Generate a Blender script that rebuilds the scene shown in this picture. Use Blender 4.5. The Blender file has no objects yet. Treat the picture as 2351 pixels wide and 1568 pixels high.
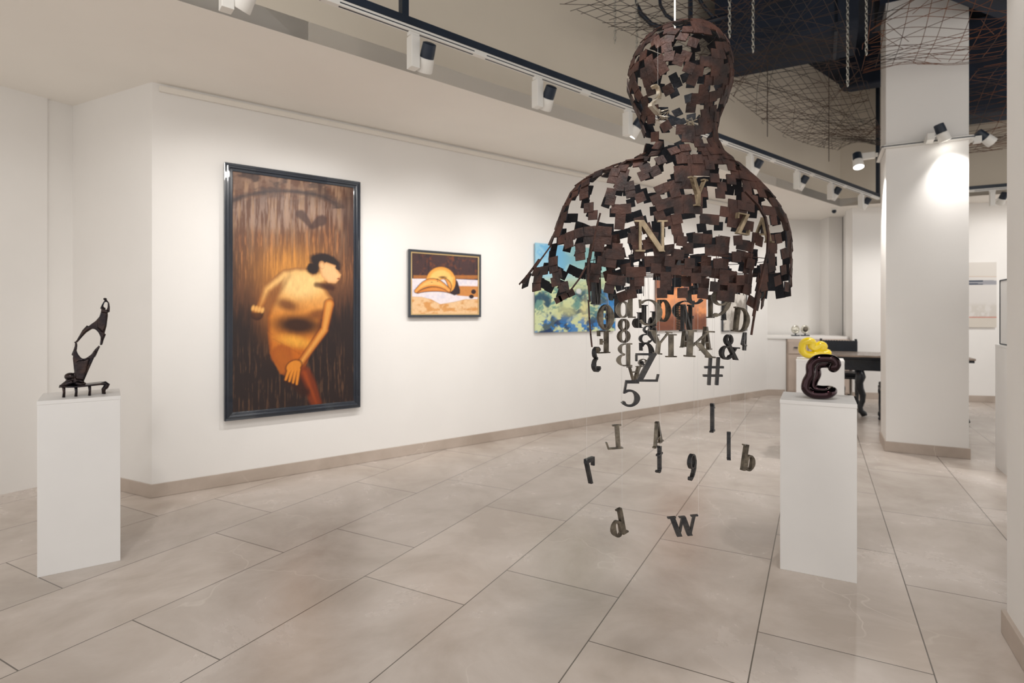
import bpy, bmesh, math, random
import numpy as np
from mathutils import Vector, Matrix
random.seed(7)
S = bpy.context.scene
C = S.collection
# ------------------------------------------------------------------ camera, world, lights, exposure
F, U0, V0, H = 1303.0, 1175.5, 721.0, 1.335      # focal length in px (2351 wide), horizon row, eye height in m
cam = bpy.data.cameras.new('camera'); co = bpy.data.objects.new('camera', cam); C.objects.link(co)
co.location = (0, 0, H); co.rotation_euler = (math.pi/2, 0, 0)
cam.sensor_width = 36; cam.lens = 36*F/2351; cam.shift_y = -(784-V0)/2351
cam.clip_start = .05; cam.clip_end = 100
cam.dof.use_dof = True; cam.dof.focus_distance = 1.9; cam.dof.aperture_fstop = 3.4
S.camera = co
S.view_settings.view_transform = 'Standard'; S.view_settings.look = 'None'
S.view_settings.gamma = 1; S.view_settings.use_curve_mapping = False
S.view_settings.exposure = 0.58
W = bpy.data.worlds.new('world'); S.world = W; W.use_nodes = True
bg = W.node_tree.nodes['Background']; bg.inputs[0].default_value = (1.0, .96, .91, 1); bg.inputs[1].default_value = .85
def spot(loc, tgt, power, deg, blend=.7, rad=.03, col=(1, .965, .925)):
    l = bpy.data.lights.new('spot_light', 'SPOT'); l.energy = power; l.spot_size = math.radians(deg)
    l.spot_blend = blend; l.shadow_soft_size = rad; l.color = col
    o = bpy.data.objects.new('spot_light', l); C.objects.link(o); o.location = loc
    o.rotation_euler = (Vector(tgt)-Vector(loc)).to_track_quat('-Z', 'Y').to_euler(); return o
def area(loc, tgt, power, sx, sy, col=(1, .93, .84)):
    l = bpy.data.lights.new('area_light', 'AREA'); l.energy = power; l.shape = 'RECTANGLE'; l.size = sx; l.size_y = sy; l.color = col
    o = bpy.data.objects.new('area_light', l); C.objects.link(o); o.location = loc
    o.rotation_euler = (Vector(tgt)-Vector(loc)).to_track_quat('-Z', 'Y').to_euler(); return o
# added fill spots without fixtures, plus lamps placed from the bust and pedestal shadows
GEN = [((-1.4, .6, 3.3), (-2.4, 4.3, 1.0), 55, 85), ((.0, 1.15, 3.35), (1.0, 3.4, 0), 75, 110), ((3.0, 3.4, 3.6), (1.3, 6.2, .3), 80, 78),
       ((5.7, 4.9, 3.4), (5.4, 8.4, .7), 80, 80), ((5.4, 7.3, 2.98), (5.75, 9.0, 1.1), 60, 66), ((4.75, 8.95, 2.96), (4.95, 9.9, 1.6), 20, 110),
       ((7.2, 6.6, 3.1), (7.6, 8.8, 1.4), 80, 90)]
for g in GEN: spot(g[0], g[1], g[2], g[3], 1, .13)
spot((.7, .1, 3.2), (2.1, 2.0, 1.1), 16, 50, 1, .1)  # added spot, no fixture, to brighten the right pillar
spot((1.85, 2.1, 3.12), (1.45, 3.2, .2), 26, 60, .8, .02)
# warm/cool colours and helper tables
# ------------------------------------------------------------------ pixel <-> place helpers (used once, to get places in metres)
def fl(u, v, z=0.):
    Y = F*(H-z)/(v-V0); return ((u-U0)/F*Y, Y)
def at(u, v, Y): return Vector(((u-U0)/F*Y, Y, H-(v-V0)/F*Y))
def online(u, p, d):                     # where the vertical plane through p along d is crossed by column u
    k = (u-U0)/F; t = (k*p[1]-p[0])/(d[0]-k*d[1]); return t
def onplane(u, v, p, d):
    t = online(u, p, d); x = p[0]+d[0]*t; y = p[1]+d[1]*t
    return t, H-(v-V0)/F*y, x, y
# ------------------------------------------------------------------ materials
def mat(name, col, rough=.6, metal=0., var=.06, scale=6., bump=0., bscale=60., coat=0., spec=.5, col2=None, emis=None):
    m = bpy.data.materials.new(name); m.use_nodes = True; nt = m.node_tree; b = nt.nodes['Principled BSDF']
    b.inputs['Roughness'].default_value = rough; b.inputs['Metallic'].default_value = metal
    b.inputs['Coat Weight'].default_value = coat; b.inputs['Specular IOR Level'].default_value = spec
    tc = nt.nodes.new('ShaderNodeTexCoord'); n = nt.nodes.new('ShaderNodeTexNoise'); n.inputs['Scale'].default_value = scale
    n.inputs['Detail'].default_value = 5; nt.links.new(tc.outputs['Object'], n.inputs['Vector'])
    r = nt.nodes.new('ShaderNodeValToRGB'); r.color_ramp.elements[0].position = .35; r.color_ramp.elements[1].position = .65
    c2 = col2 or tuple(min(1, c*(1+var)) for c in col); c1 = col if col2 else tuple(c*(1-var) for c in col)
    r.color_ramp.elements[0].color = (*c1, 1); r.color_ramp.elements[1].color = (*c2, 1)
    nt.links.new(n.outputs['Fac'], r.inputs[0]); nt.links.new(r.outputs[0], b.inputs['Base Color'])
    if bump:
        n2 = nt.nodes.new('ShaderNodeTexNoise'); n2.inputs['Scale'].default_value = bscale; n2.inputs['Detail'].default_value = 4
        nt.links.new(tc.outputs['Object'], n2.inputs['Vector'])
        bp = nt.nodes.new('ShaderNodeBump'); bp.inputs['Strength'].default_value = bump; bp.inputs['Distance'].default_value = .01
        nt.links.new(n2.outputs['Fac'], bp.inputs['Height']); nt.links.new(bp.outputs[0], b.inputs['Normal'])
    if emis:
        b.inputs['Emission Color'].default_value = (*emis[0], 1); b.inputs['Emission Strength'].default_value = emis[1]
    return m
M = {}
M['wall'] = mat('wall_paint', (.82, .80, .775), .75, var=.012, scale=2, bump=.05, bscale=40)
M['fascia'] = mat('bulkhead_paint', (.70, .63, .525), .8, var=.015, scale=2)
M['ceil'] = mat('ceiling_paint', (.90, .865, .81), .85, var=.01, scale=2)
M['navy'] = mat('dark_ceiling_paint', (.009, .016, .034), .75, var=.25, scale=3)
M['navy2'] = mat('dark_metal_paint', (.010, .018, .034), .45, var=.15)
M['white'] = mat('white_lacquer', (.80, .79, .78), .45, var=.01, bump=.03, bscale=200)
M['lampwhite'] = mat('white_plastic', (.78, .76, .72), .4, var=.01)
M['lens'] = mat('lamp_lens', (1, 1, 1), .4, emis=((1, .97, .9), 9))
M['lensdim'] = mat('lamp_rim_light', (1, 1, 1), .4, emis=((1, .97, .9), 2.2))
M['rail'] = mat('rail_enamel', (.80, .76, .70), .4, var=.01)
M['rust'] = mat('rusted_steel', (.015, .0075, .007), .6, .3, scale=16, col2=(.070, .028, .019), bump=.35, bscale=90)
M['inner_shade'] = mat('shaded_inner_steel', (.006, .008, .014), .6, .2, scale=16, col2=(.020, .020, .026), bump=.3, bscale=90)  # shade of the bust's unlit inside, painted as a darker steel
M['rust_rod'] = mat('rusted_rod', (.045, .035, .032), .7, .2, scale=3, col2=(.24, .085, .035))
M['rust_rod_dark'] = mat('dull_steel_rod', (.045, .040, .038), .7, .2, scale=1.2, col2=(.095, .052, .036))
M['letter'] = mat('dark_pewter', (.055, .047, .038), .38, .65, scale=30, col2=(.20, .17, .13), bump=.2, bscale=120)
M['letter_dark'] = mat('blackened_metal', (.014, .015, .019), .4, .4, scale=30, col2=(.050, .046, .044), bump=.2, bscale=120)
M['brass'] = mat('tarnished_brass', (.20, .155, .10), .35, .7, scale=25, col2=(.42, .33, .22), bump=.2, bscale=120)
M['pale'] = mat('pale_brass', (.55, .45, .32), .3, .6, scale=40, col2=(.85, .78, .66), bump=.2)
M['thread'] = mat('nylon_thread', (.62, .61, .60), .3)
M['cable'] = mat('white_cable', (.85, .83, .78), .5)
M['chain'] = mat('galvanised_chain', (.45, .44, .40), .3, .8, scale=60, col2=(.8, .78, .7))
M['bronze'] = mat('patinated_bronze', (.012, .012, .018), .24, .75, scale=20, col2=(.05, .032, .028), bump=.25, bscale=60)
M['maroon'] = mat('maroon_glaze', (.024, .005, .009), .07, 1.0, var=.25, coat=.6, scale=9)
M['yellow'] = mat('yellow_glaze', (.85, .62, .01), .12, var=.04, coat=1)
M['frameblack'] = mat('black_frame_lacquer', (.008, .014, .026), .22, var=.2, coat=.6)
M['gold'] = mat('gold_slip', (.62, .44, .22), .3, .7)
M['darkwood'] = mat('dark_carved_wood', (.005, .007, .012), .35, var=.4, scale=20, bump=.2)
M['woodtop'] = mat('table_top_wood', (.33, .26, .21), .25, var=.15, scale=8)
M['leather'] = mat('black_leather', (.007, .010, .017), .42, var=.3, bump=.3)
M['palewood'] = mat('pale_oak', (.56, .46, .39), .55, var=.08, scale=5)
M['silver'] = mat('pale_glass_disc', (.40, .38, .32), .2, .5, scale=50, col2=(.75, .72, .62))
def stone(name, tiled, c1, c2, rough):
    m = bpy.data.materials.new(name); m.use_nodes = True; nt = m.node_tree; b = nt.nodes['Principled BSDF']; N = nt.nodes.new; L = nt.links.new
    tc = N('ShaderNodeTexCoord')
    n = N('ShaderNodeTexNoise'); n.inputs['Scale'].default_value = 1.5; n.inputs['Detail'].default_value = 8; n.inputs['Roughness'].default_value = .62; n.inputs['Distortion'].default_value = .4
    r = N('ShaderNodeValToRGB'); r.color_ramp.elements[0].position = .36; r.color_ramp.elements[0].color = (*c1, 1)
    r.color_ramp.elements[1].position = .64; r.color_ramp.elements[1].color = (*c2, 1)
    L(tc.outputs['Object'], n.inputs['Vector']); L(n.outputs['Fac'], r.inputs[0])
    # fine pale veins
    v = N('ShaderNodeTexVoronoi'); v.feature = 'DISTANCE_TO_EDGE'; v.inputs['Scale'].default_value = 1.15
    nn = N('ShaderNodeTexNoise'); nn.inputs['Scale'].default_value = 2.2; nn.inputs['Detail'].default_value = 3
    mx = N('ShaderNodeMixRGB'); mx.blend_type = 'ADD'; mx.inputs[0].default_value = .55
    L(tc.outputs['Object'], nn.inputs['Vector']); L(tc.outputs['Object'], mx.inputs[1]); L(nn.outputs['Color'], mx.inputs[2]); L(mx.outputs[0], v.inputs['Vector'])
    vr = N('ShaderNodeValToRGB'); vr.color_ramp.elements[0].position = 0; vr.color_ramp.elements[0].color = (.35, .35, .35, 1)
    vr.color_ramp.elements[1].position = .007; vr.color_ramp.elements[1].color = (0, 0, 0, 1)
    L(v.outputs['Distance'], vr.inputs[0])
    mm = N('ShaderNodeMixRGB'); mm.blend_type = 'MIX'; mm.inputs[2].default_value = (.84, .78, .71, 1)
    gate = N('ShaderNodeTexNoise'); gate.inputs['Scale'].default_value = .9; L(tc.outputs['Object'], gate.inputs['Vector'])
    gr = N('ShaderNodeValToRGB'); gr.color_ramp.elements[0].position = .5; gr.color_ramp.elements[1].position = .58; L(gate.outputs['Fac'], gr.inputs[0])
    gm = N('ShaderNodeMath'); gm.operation = 'MULTIPLY'; L(gr.outputs[0], gm.inputs[0]); L(vr.outputs[0], gm.inputs[1])
    L(gm.outputs[0], mm.inputs[0]); L(r.outputs[0], mm.inputs[1])
    last = mm.outputs[0]
    if tiled:
        th = .4946; sep = N('ShaderNodeSeparateXYZ'); L(tc.outputs['Object'], sep.inputs[0])
        def lin(ax, ay, c):
            a = N('ShaderNodeMath'); a.operation = 'MULTIPLY'; a.inputs[1].default_value = ax; L(sep.outputs[0], a.inputs[0])
            d = N('ShaderNodeMath'); d.operation = 'MULTIPLY_ADD'; d.inputs[1].default_value = ay; L(sep.outputs[1], d.inputs[0]); L(a.outputs[0], d.inputs[2])
            e = N('ShaderNodeMath'); e.operation = 'ADD'; e.inputs[1].default_value = c; L(d.outputs[0], e.inputs[0]); return e.outputs[0]
        a = lin(math.sin(th), math.cos(th), -2.189+1.197*20); bb = lin(math.cos(th), -math.sin(th), 2.634+.6025*40)
        cb = N('ShaderNodeCombineXYZ'); L(a, cb.inputs[0]); L(bb, cb.inputs[1])
        br = N('ShaderNodeTexBrick'); br.offset = .665; br.offset_frequency = 2; br.squash = 1
        br.inputs['Scale'].default_value = 1; br.inputs['Brick Width'].default_value = 1.197; br.inputs['Row Height'].default_value = .6025
        br.inputs['Mortar Size'].default_value = .0026; br.inputs['Mortar Smooth'].default_value = 0
        br.inputs['Color1'].default_value = (.94, .94, .94, 1); br.inputs['Color2'].default_value = (1.04, 1.035, 1.03, 1); br.inputs['Mortar'].default_value = (1, 1, 1, 1)
        L(cb.outputs[0], br.inputs['Vector'])
        ml = N('ShaderNodeMixRGB'); ml.blend_type = 'MULTIPLY'; ml.inputs[0].default_value = 1; L(last, ml.inputs[1]); L(br.outputs['Color'], ml.inputs[2])
        g = N('ShaderNodeMixRGB'); g.inputs[2].default_value = (.15, .13, .11, 1); L(br.outputs['Fac'], g.inputs[0]); L(ml.outputs[0], g.inputs[1])
        last = g.outputs[0]
    L(last, b.inputs['Base Color'])
    rr = N('ShaderNodeMapRange'); rr.inputs[3].default_value = rough-.06; rr.inputs[4].default_value = rough+.08; L(n.outputs['Fac'], rr.inputs[0]); L(rr.outputs[0], b.inputs['Roughness'])
    return m
M['floor'] = stone('marble_tile', True, (.50, .43, .375), (.68, .61, .56), .25)
M['skirt'] = stone('marble_skirting', False, (.40, .33, .275), (.52, .44, .38), .35)
def vcol_mat(name, rough):
    m = bpy.data.materials.new(name); m.use_nodes = True; nt = m.node_tree; b = nt.nodes['Principled BSDF']
    a = nt.nodes.new('ShaderNodeVertexColor'); a.layer_name = 'paint'; nt.links.new(a.outputs[0], b.inputs['Base Color']); b.inputs['Roughness'].default_value = rough
    return m
M['oil'] = vcol_mat('oil_paint', .45)
# ------------------------------------------------------------------ mesh helpers
class MB:
    def __init__(s): s.v = []; s.f = []
    def add(s, vs, fs):
        o = len(s.v); s.v += [tuple(v) for v in vs]; s.f += [tuple(i+o for i in f) for f in fs]; return s
    def frame_box(s, c, ax, ay, az):      # centre + three half-axis vectors
        c, ax, ay, az = map(Vector, (c, ax, ay, az)); vs = [c+ax*i+ay*j+az*k for k in (-1, 1) for j in (-1, 1) for i in (-1, 1)]
        return s.add(vs, [(0, 2, 3, 1), (4, 5, 7, 6), (0, 1, 5, 4), (2, 6, 7, 3), (0, 4, 6, 2), (1, 3, 7, 5)])
    def box(s, x0, x1, y0, y1, z0, z1):
        return s.frame_box(((x0+x1)/2, (y0+y1)/2, (z0+z1)/2), ((x1-x0)/2, 0, 0), (0, (y1-y0)/2, 0), (0, 0, (z1-z0)/2))
    def prism(s, poly, z0, z1):
        n = len(poly); vs = [(x, y, z0) for x, y in poly]+[(x, y, z1) for x, y in poly]
        return s.add(vs, [tuple(range(n))[::-1], tuple(range(n, 2*n))]+[(i, (i+1) % n, n+(i+1) % n, n+i) for i in range(n)])
    def slab(s, poly3, nrm):              # polygon in 3-D thickened along nrm
        n = len(poly3); nv = Vector(nrm); a = [Vector(p)-nv for p in poly3]; b = [Vector(p)+nv for p in poly3]
        return s.add(a+b, [tuple(range(n))[::-1], tuple(range(n, 2*n))]+[(i, (i+1) % n, n+(i+1) % n, n+i) for i in range(n)])
    def tube(s, pts, rad, n=10, closed=False, flat=1.0):
        pts = [Vector(p) for p in pts]; m = len(pts); R = rad if isinstance(rad, (list, tuple)) else [rad]*m
        vs = []; up = None
        for i, p in enumerate(pts):
            if closed: t = (pts[(i+1) % m]-pts[i-1])
            else: t = pts[min(i+1, m-1)]-pts[max(i-1, 0)]
            t.normalize()
            if up is None: up = t.orthogonal().normalized()
            up = (up-t*up.dot(t))
            if up.length < 1e-6: up = t.orthogonal()
            up.normalize(); q = t.cross(up)
            for k in range(n):
                a = 2*math.pi*k/n; vs.append(p+(up*math.cos(a)+q*math.sin(a)*flat)*R[i])
        fs = []
        for i in range(m if closed else m-1):
            j = (i+1) % m; sh = 0
            if closed and j == 0:         # match twist
                best = min(range(n), key=lambda q: (vs[i*n]-vs[q]).length); sh = best
            for k in range(n): fs.append((i*n+k, i*n+(k+1) % n, j*n+(k+1+sh) % n, j*n+(k+sh) % n))
        if not closed: fs += [tuple(range(n))[::-1], tuple(range((m-1)*n, m*n))]
        return s.add(vs, fs)
    def lathe(s, prof, c=(0, 0, 0), n=24, axis=None):
        ax = Vector(axis).normalized() if axis else Vector((0, 0, 1)); e1 = ax.orthogonal().normalized(); e2 = ax.cross(e1); c = Vector(c)
        vs = [c+ax*h+(e1*math.cos(2*math.pi*k/n)+e2*math.sin(2*math.pi*k/n))*max(r, 1e-4) for r, h in prof for k in range(n)]
        m = len(prof); fs = [(i*n+k, i*n+(k+1) % n, (i+1)*n+(k+1) % n, (i+1)*n+k) for i in range(m-1) for k in range(n)]
        fs += [tuple(range(n))[::-1], tuple(range((m-1)*n, m*n))]
        return s.add(vs, fs)
    def ball(s, c, r, n=14, m=8, sc=(1, 1, 1)):
        c = Vector(c); vs = []; 
        for j in range(1, m):
            th = math.pi*j/m
            for k in range(n): vs.append(c+Vector((r*sc[0]*math.sin(th)*math.cos(2*math.pi*k/n), r*sc[1]*math.sin(th)*math.sin(2*math.pi*k/n), r*sc[2]*math.cos(th))))
        vs += [c+Vector((0, 0, r*sc[2])), c-Vector((0, 0, r*sc[2]))]; t = len(vs)-2
        fs = [(j*n+k, (j+1)*n+k, (j+1)*n+(k+1) % n, j*n+(k+1) % n) for j in range(m-2) for k in range(n)]
        fs += [(t, k, (k+1) % n) for k in range(n)]+[(t+1, (m-2)*n+(k+1) % n, (m-2)*n+k) for k in range(n)]
        return s.add(vs, fs)
    def build(s, name, m, parent=None, smooth=False, bevel=0, origin=None):
        vs = s.v
        if origin is not None: vs = [(v[0]-origin[0], v[1]-origin[1], v[2]-origin[2]) for v in vs]
        me = bpy.data.meshes.new(name); me.from_pydata(vs, [], s.f); me.materials.append(m)
        if smooth:
            for p in me.polygons: p.use_smooth = True
        me.validate(); me.update(); bm = bmesh.new(); bm.from_mesh(me); bmesh.ops.recalc_face_normals(bm, faces=bm.faces); bm.to_mesh(me); bm.free()
        o = bpy.data.objects.new(name, me); C.objects.link(o)
        if smooth == 'auto':
            me.set_sharp_from_angle(angle=math.radians(40))
        if origin is not None and parent is None: o.location = origin
        if parent is not None:
            o.parent = parent
            if origin is not None: o.location = (Vector(origin)-parent.location)
            else: o.matrix_parent_inverse = Matrix.Translation(-parent.location)
        if bevel:
            b = o.modifiers.new('bevel', 'BEVEL'); b.width = bevel; b.segments = 2; b.limit_method = 'ANGLE'
        return o
def empty(name, loc, rz=0):
    o = bpy.data.objects.new(name, None); C.objects.link(o); o.location = loc; o.rotation_euler.z = rz; o.empty_display_size = .1; return o
def tag(o, label, cat, group=None, kind=None):
    if label: o['label'] = label
    if cat: o['category'] = cat
    if group: o['group'] = group
    if kind: o['kind'] = kind
    return o
def struct(o, label=None, cat=None):
    o['kind'] = 'structure'
    return tag(o, label, cat)
def V2(a): return np.array(a, float)
TH = .4946
dB = (math.sin(TH), math.cos(TH)); dA = (math.cos(TH), -math.sin(TH))     # along / across the tiles
def off(p, d, t): return (p[0]+d[0]*t, p[1]+d[1]*t)
# ------------------------------------------------------------------ room
ZC = 3.02; ZT = 4.92
W0 = (-2.615, 4.122); W1 = (4.20, 9.33); wl = math.hypot(W1[0]-W0[0], W1[1]-W0[1]); dW = ((W1[0]-W0[0])/wl, (W1[1]-W0[1])/wl)
nW = (dW[1], -dW[0])                                                      # out of the wall into the room
K0 = (-3.56, 4.60)                                                        # alcove corner
wlen = .15
struct(MB().box(-9, 14, -1.6, 13, -.1, 0).build('floor', M['floor']), 'beige marble tile floor laid in long offset tiles', 'floor')
def wallseg(name, a, b, z0, z1, m, thick=.15, side=1, label=None):
    L = math.hypot(b[0]-a[0], b[1]-a[1]); d = ((b[0]-a[0])/L, (b[1]-a[1])/L); n = (-d[1]*side, d[0]*side)
    o = MB().prism([a, b, off(b, n, thick), off(a, n, thick)], z0, z1).build(name, m); struct(o, label, 'wall'); return o
def skirt(name, a, b, side=1, h=.098, t=.012, ext0=0, ext1=0):
    L = math.hypot(b[0]-a[0], b[1]-a[1]); d = ((b[0]-a[0])/L, (b[1]-a[1])/L); n = (d[1]*side, -d[0]*side)
    a = off(a, d, -ext0); b = off(b, d, ext1)
    o = MB().prism([a, b, off(b, n, t), off(a, n, t)], .001, h).build(name, M['skirt'], bevel=.002); struct(o, None, None); o['label'] = 'beige marble skirting along the foot of '+name.replace('baseboard_', 'the ')+' wall'; o['category'] = 'baseboard'
wallseg('wall_left', W0, W1, 0, ZC, M['wall'], .3, 1, 'long white wall hung with the paintings')
skirt('baseboard_left', W0, W1, 1, ext0=.012)
wallseg('wall_alcove', K0, off(W0, (0, 0), 0), 0, ZC, M['wall'], .2, 1, 'short cream return wall beside the left pedestal')
skirt('baseboard_alcove', K0, W0, 1)
LW = (-4.62, 2.75)
wallseg('wall_far_left', LW, K0, 0, ZC, M['wall'], .3, 1, 'white wall at the far left edge')
skirt('baseboard_far_left', LW, K0, 1)
dl = ((K0[0]-LW[0]), (K0[1]-LW[1])); ll = math.hypot(*dl); dl = (dl[0]/ll, dl[1]/ll); nl = (dl[1], -dl[0])
tS = online(107, LW, dl); q = off(LW, dl, tS)
struct(MB().prism([LW, q, off(q, nl, .016), off(LW, nl, .016)], 0, ZC).build('wall_far_left_step', M['wall']), 'shallow white projection on the far left wall', 'wall')
# far walls behind the slab
N0 = W1; cabL = (4.47, 9.30)
R0 = fl(1957, 911); R0 = (R0[0], R0[1]); R0 = off((0, 0), (1, 0), 0) if False else ((1957-U0)/F*9.0, 9.0)
R1 = (9.6, 8.05)
wallseg('wall_back_right', R0, R1, 0, ZC, M['wall'], .3, 1, 'white wall at the back right')
skirt('baseboard_back_right', R0, R1, 1)
# niche with counter
nb = 10.1
wallseg('wall_niche_back', (3.9, nb+.12), (6.4, nb), 0, ZC, M['wall'], .2, 1, 'cream back wall of the niche above the cabinet')
struct(MB().prism([R0, (R0[0]+.12, R0[1]+.3), (R0[0]+.45, nb), (R0[0]+.75, nb), (R0[0]+.75, R0[1]+.1)], 0, ZC).build('wall_niche_side', M['wall']), 'cream side wall of the niche', 'wall')
xp = (1903-U0)/F*9.85; xq = (1934-U0)/F*9.85
struct(MB().box(xp, xq, 9.85, 10.2, .9, ZC).build('wall_niche_pilaster', M['wall']), 'shallow white pilaster in the niche', 'wall')
zl = H-(775-V0)/F*9.3
struct(MB().prism([W1, (cabL[0]+.02, 9.30), (cabL[0]+.02, 10.05), (W1[0]-.2, 10.05)], 0, zl-.02).build('wall_niche_ledge', M['wall']), 'low white wall below the niche ledge', 'wall')
struct(MB().prism([(W1[0]-.05, W1[1]-.01), (R0[0]+.05, 9.12), (R0[0]+.3, 10.05), (W1[0]-.2, 10.1)], zl-.02, zl+.02).build('trim_ledge', M['wall'], bevel=.003), 'white ledge across the niche above the oak cabinet', 'ledge')
skirt('baseboard_niche', W1, (cabL[0], 9.30), 1)
# pale wooden cabinet
cb = empty('cabinet', (5.0, 9.4, 0)); tag(cb, 'pale oak built-in cabinet under the white ledge behind the desk', 'cabinet')
MB().prism([(cabL[0]+.03, 9.27), (R0[0]-.02, 9.04), (R0[0]-.02, 9.6), (cabL[0]+.03, 9.75)], .06, zl-.022).build('body', M['palewood'], cb, bevel=.003)
MB().prism([(cabL[0]+.05, 9.30), (R0[0]-.03, 9.08), (R0[0]-.03, 9.6), (cabL[0]+.05, 9.7)], 0.001, .06).build('plinth', M['skirt'], cb)
def cabface(t0, t1, z0, z1, d, m, nm, par, bev=.003):
    a = V2((cabL[0]+.03, 9.27)); b = V2((R0[0]-.02, 9.04)); p = a+(b-a)*t0; q = a+(b-a)*t1; n = V2((b-a)[::-1])*V2((1, -1)); n /= np.hypot(*n)
    return MB().prism([tuple(p), tuple(q), tuple(q+n*d), tuple(p+n*d)], z0, z1).build(nm, m, par, bevel=bev)
for i in range(3):
    dr = cabface(.01+i*.33, .325+i*.33, zl-.26, zl-.05, .018, M['palewood'], 'drawer', cb)
    hd = cabface(.10+i*.33, .235+i*.33, zl-.165, zl-.15, .045, M['navy2'], 'handle', dr); hd.matrix_parent_inverse = Matrix.Identity(4); hd.matrix_parent_inverse = Matrix.Translation(-dr.location-Vector((0, 0, 0)))
    hd.matrix_parent_inverse = Matrix.Identity(4)
    cabface(.01+i*.33, .325+i*.33, .08, zl-.28, .018, M['palewood'], 'door', cb)
# slab soffit (low ceiling) and the tall bulkhead above its edge
E0 = (-1.80, 3.045); E1 = (5.14, 8.89); el = math.hypot(E1[0]-E0[0], E1[1]-E0[1]); dE = ((E1[0]-E0[0])/el, (E1[1]-E0[1])/el)
Eb = off(E0, dE, -5.5); E2 = off(E1, dA, 6); nE = (dE[1], -dE[0])
poly = [Eb, E1, E2, off(E2, dB, 4), (6.5, 13), (-6, 13), (-10, 6), (-8, -.4)]
struct(MB().prism(poly, ZC, ZC+.12).build('ceiling', M['ceil']), 'low cream ceiling along the painting wall', 'ceiling')
def thickwall(name, a, b, z0, z1, m, n, t, label): 
    struct(MB().prism([a, b, off(b, n, t), off(a, n, t)], z0, z1).build(name, m), label, 'wall')
thickwall('wall_bulkhead_left', Eb, E1, ZC+.0005, ZT, M['fascia'], (-nE[0], -nE[1]), .12, 'tall beige bulkhead above the low ceiling edge')
thickwall('wall_bulkhead_back', E1, E2, ZC+.0005, ZT, M['fascia'], dB, .12, 'beige bulkhead at the back above the desk')
struct(MB().prism([Eb, E1, E2, (12, 2), (12, -.6), (-4, -.9)], ZT, ZT+.1).build('ceiling_dark', M['navy']), 'high dark navy ceiling above the wire mesh', 'ceiling')
# picture rail
ts = online(365, W0, dW); a = off(W0, dW, max(ts, .02)); b = off(W1, dW, -.02)
struct(MB().prism([a, b, off(b, nW, .026), off(a, nW, .026)], ZC-.062, ZC-.020).build('trim_picture_rail', M['rail'], bevel=.003), 'slim cream picture rail along the top of the painting wall', 'picture rail')
# ------------------------------------------------------------------ column and right pillar
cA = (3.64, 5.525)                     # near left corner
cw, cd = .64, .52
CP = [cA, off(cA, dA, cw), off(off(cA, dA, cw), dB, cd), off(cA, dB, cd)]
struct(MB().prism(CP, 0, 4.36).build('wall_column', M['wall']), 'square cream column right of centre', 'column')
def ring(P, t): 
    c = V2(P).mean(0); r = []
    for p in P:
        v = V2(p)-c; a_ = np.dot(v, dA); b_ = np.dot(v, dB); r.append(tuple(c+V2(dA)*(a_+math.copysign(t, a_))+V2(dB)*(b_+math.copysign(t, b_))))
    return r
struct(MB().prism(ring(CP, .012), .001, .098).build('baseboard_column', M['skirt'], bevel=.002), 'marble skirting around the foot of the column', 'baseboard')
pc = (2.058, 2.36)
PP = [pc, off(pc, dA, .5), off(off(pc, dA, .5), dB, -1.0), off(pc, dB, -1.0)]
struct(MB().prism(PP, 0, ZT).build('wall_pillar_right', M['wall']), 'cream pillar cut by the right edge of the view', 'pillar')
struct(MB().prism(ring(PP, .016), .001, .098).build('baseboard_pillar_right', M['skirt'], bevel=.002), 'marble skirting at the foot of the right pillar', 'baseboard')
struct(MB().prism([off(cA, dA, -.05), off(off(cA, dA, -.05), dA, cw+.1), off(off(off(cA, dA, -.05), dA, cw+.1), dB, .62), off(off(cA, dA, -.05), dB, .62)], 4.36, ZT).build('trim_column_head', M['navy']), 'dark navy head of the column under the ceiling', 'trim')
# dark ducts under the high ceiling
def duct(name, u, v, Y, length, wid, hh, label, r=.08):
    p = at(u, v, Y); p0 = (p.x, p.y); z = p.z; rt = empty(name, (p.x, p.y, z)); tag(rt, label, 'duct')
    prof = []
    for k in range(5): a_ = math.pi/2*k/4; prof.append((r-r*math.sin(a_+0), r-r*math.cos(a_+0)))
    sec = [(0, hh)]+[(r-r*math.cos(math.pi/2*k/5), r-r*math.sin(math.pi/2*k/5)) for k in range(6)]+[(wid, 0), (wid, hh)]
    vs = []; L1 = length
    for s_, ins in ((0, .10), (.05, .03), (.14, 0), (L1, 0)):
        for (b_, zz) in sec: vs.append((p0[0]+dA[0]*s_+dB[0]*b_, p0[1]+dA[1]*s_+dB[1]*b_, z+max(zz, ins)))
    n = len(sec); fs = [(i*n+k, i*n+(k+1) % n, (i+1)*n+(k+1) % n, (i+1)*n+k) for i in range(3) for k in range(n)]+[tuple(range(n)), tuple(range(3*n, 4*n))]
    MB().add(vs, fs).build('casing', M['navy'], rt)
    for k in range(1, int(length/1.1)+1):
        q = off(p0, dA, k*1.1); MB().prism([q, off(q, dA, .03), off(off(q, dA, .03), dB, wid), off(q, dB, wid)], z-.012, z+hh).build('flange', M['navy2'], rt)
duct('air_duct', 1641, 127, 6.0, 1.3, .7, .8, 'dark navy air duct above the mesh nearest the sculpture')
duct('air_duct', 2110, 276, 6.9, 3.2, .5, 1.1, 'dark navy air duct seen right of the column')
duct('air_duct', 1928, 203, 7.75, 1.0, .22, 1.2, 'short dark navy duct at the far corner of the bulkhead', .03)
bA = Vector((3.61, 4.826)); bB = bA+Vector((.91, .414))*1.6; bn = Vector((.4, -.9))*.7
tag(MB().prism([tuple(bA), tuple(bB), tuple(bB+bn), tuple(bA+bn)], 4.05, ZT).build('ceiling_beam', M['navy']), 'dark navy slanted ceiling beam near the top right, in front of the column head', 'beam')
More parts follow.
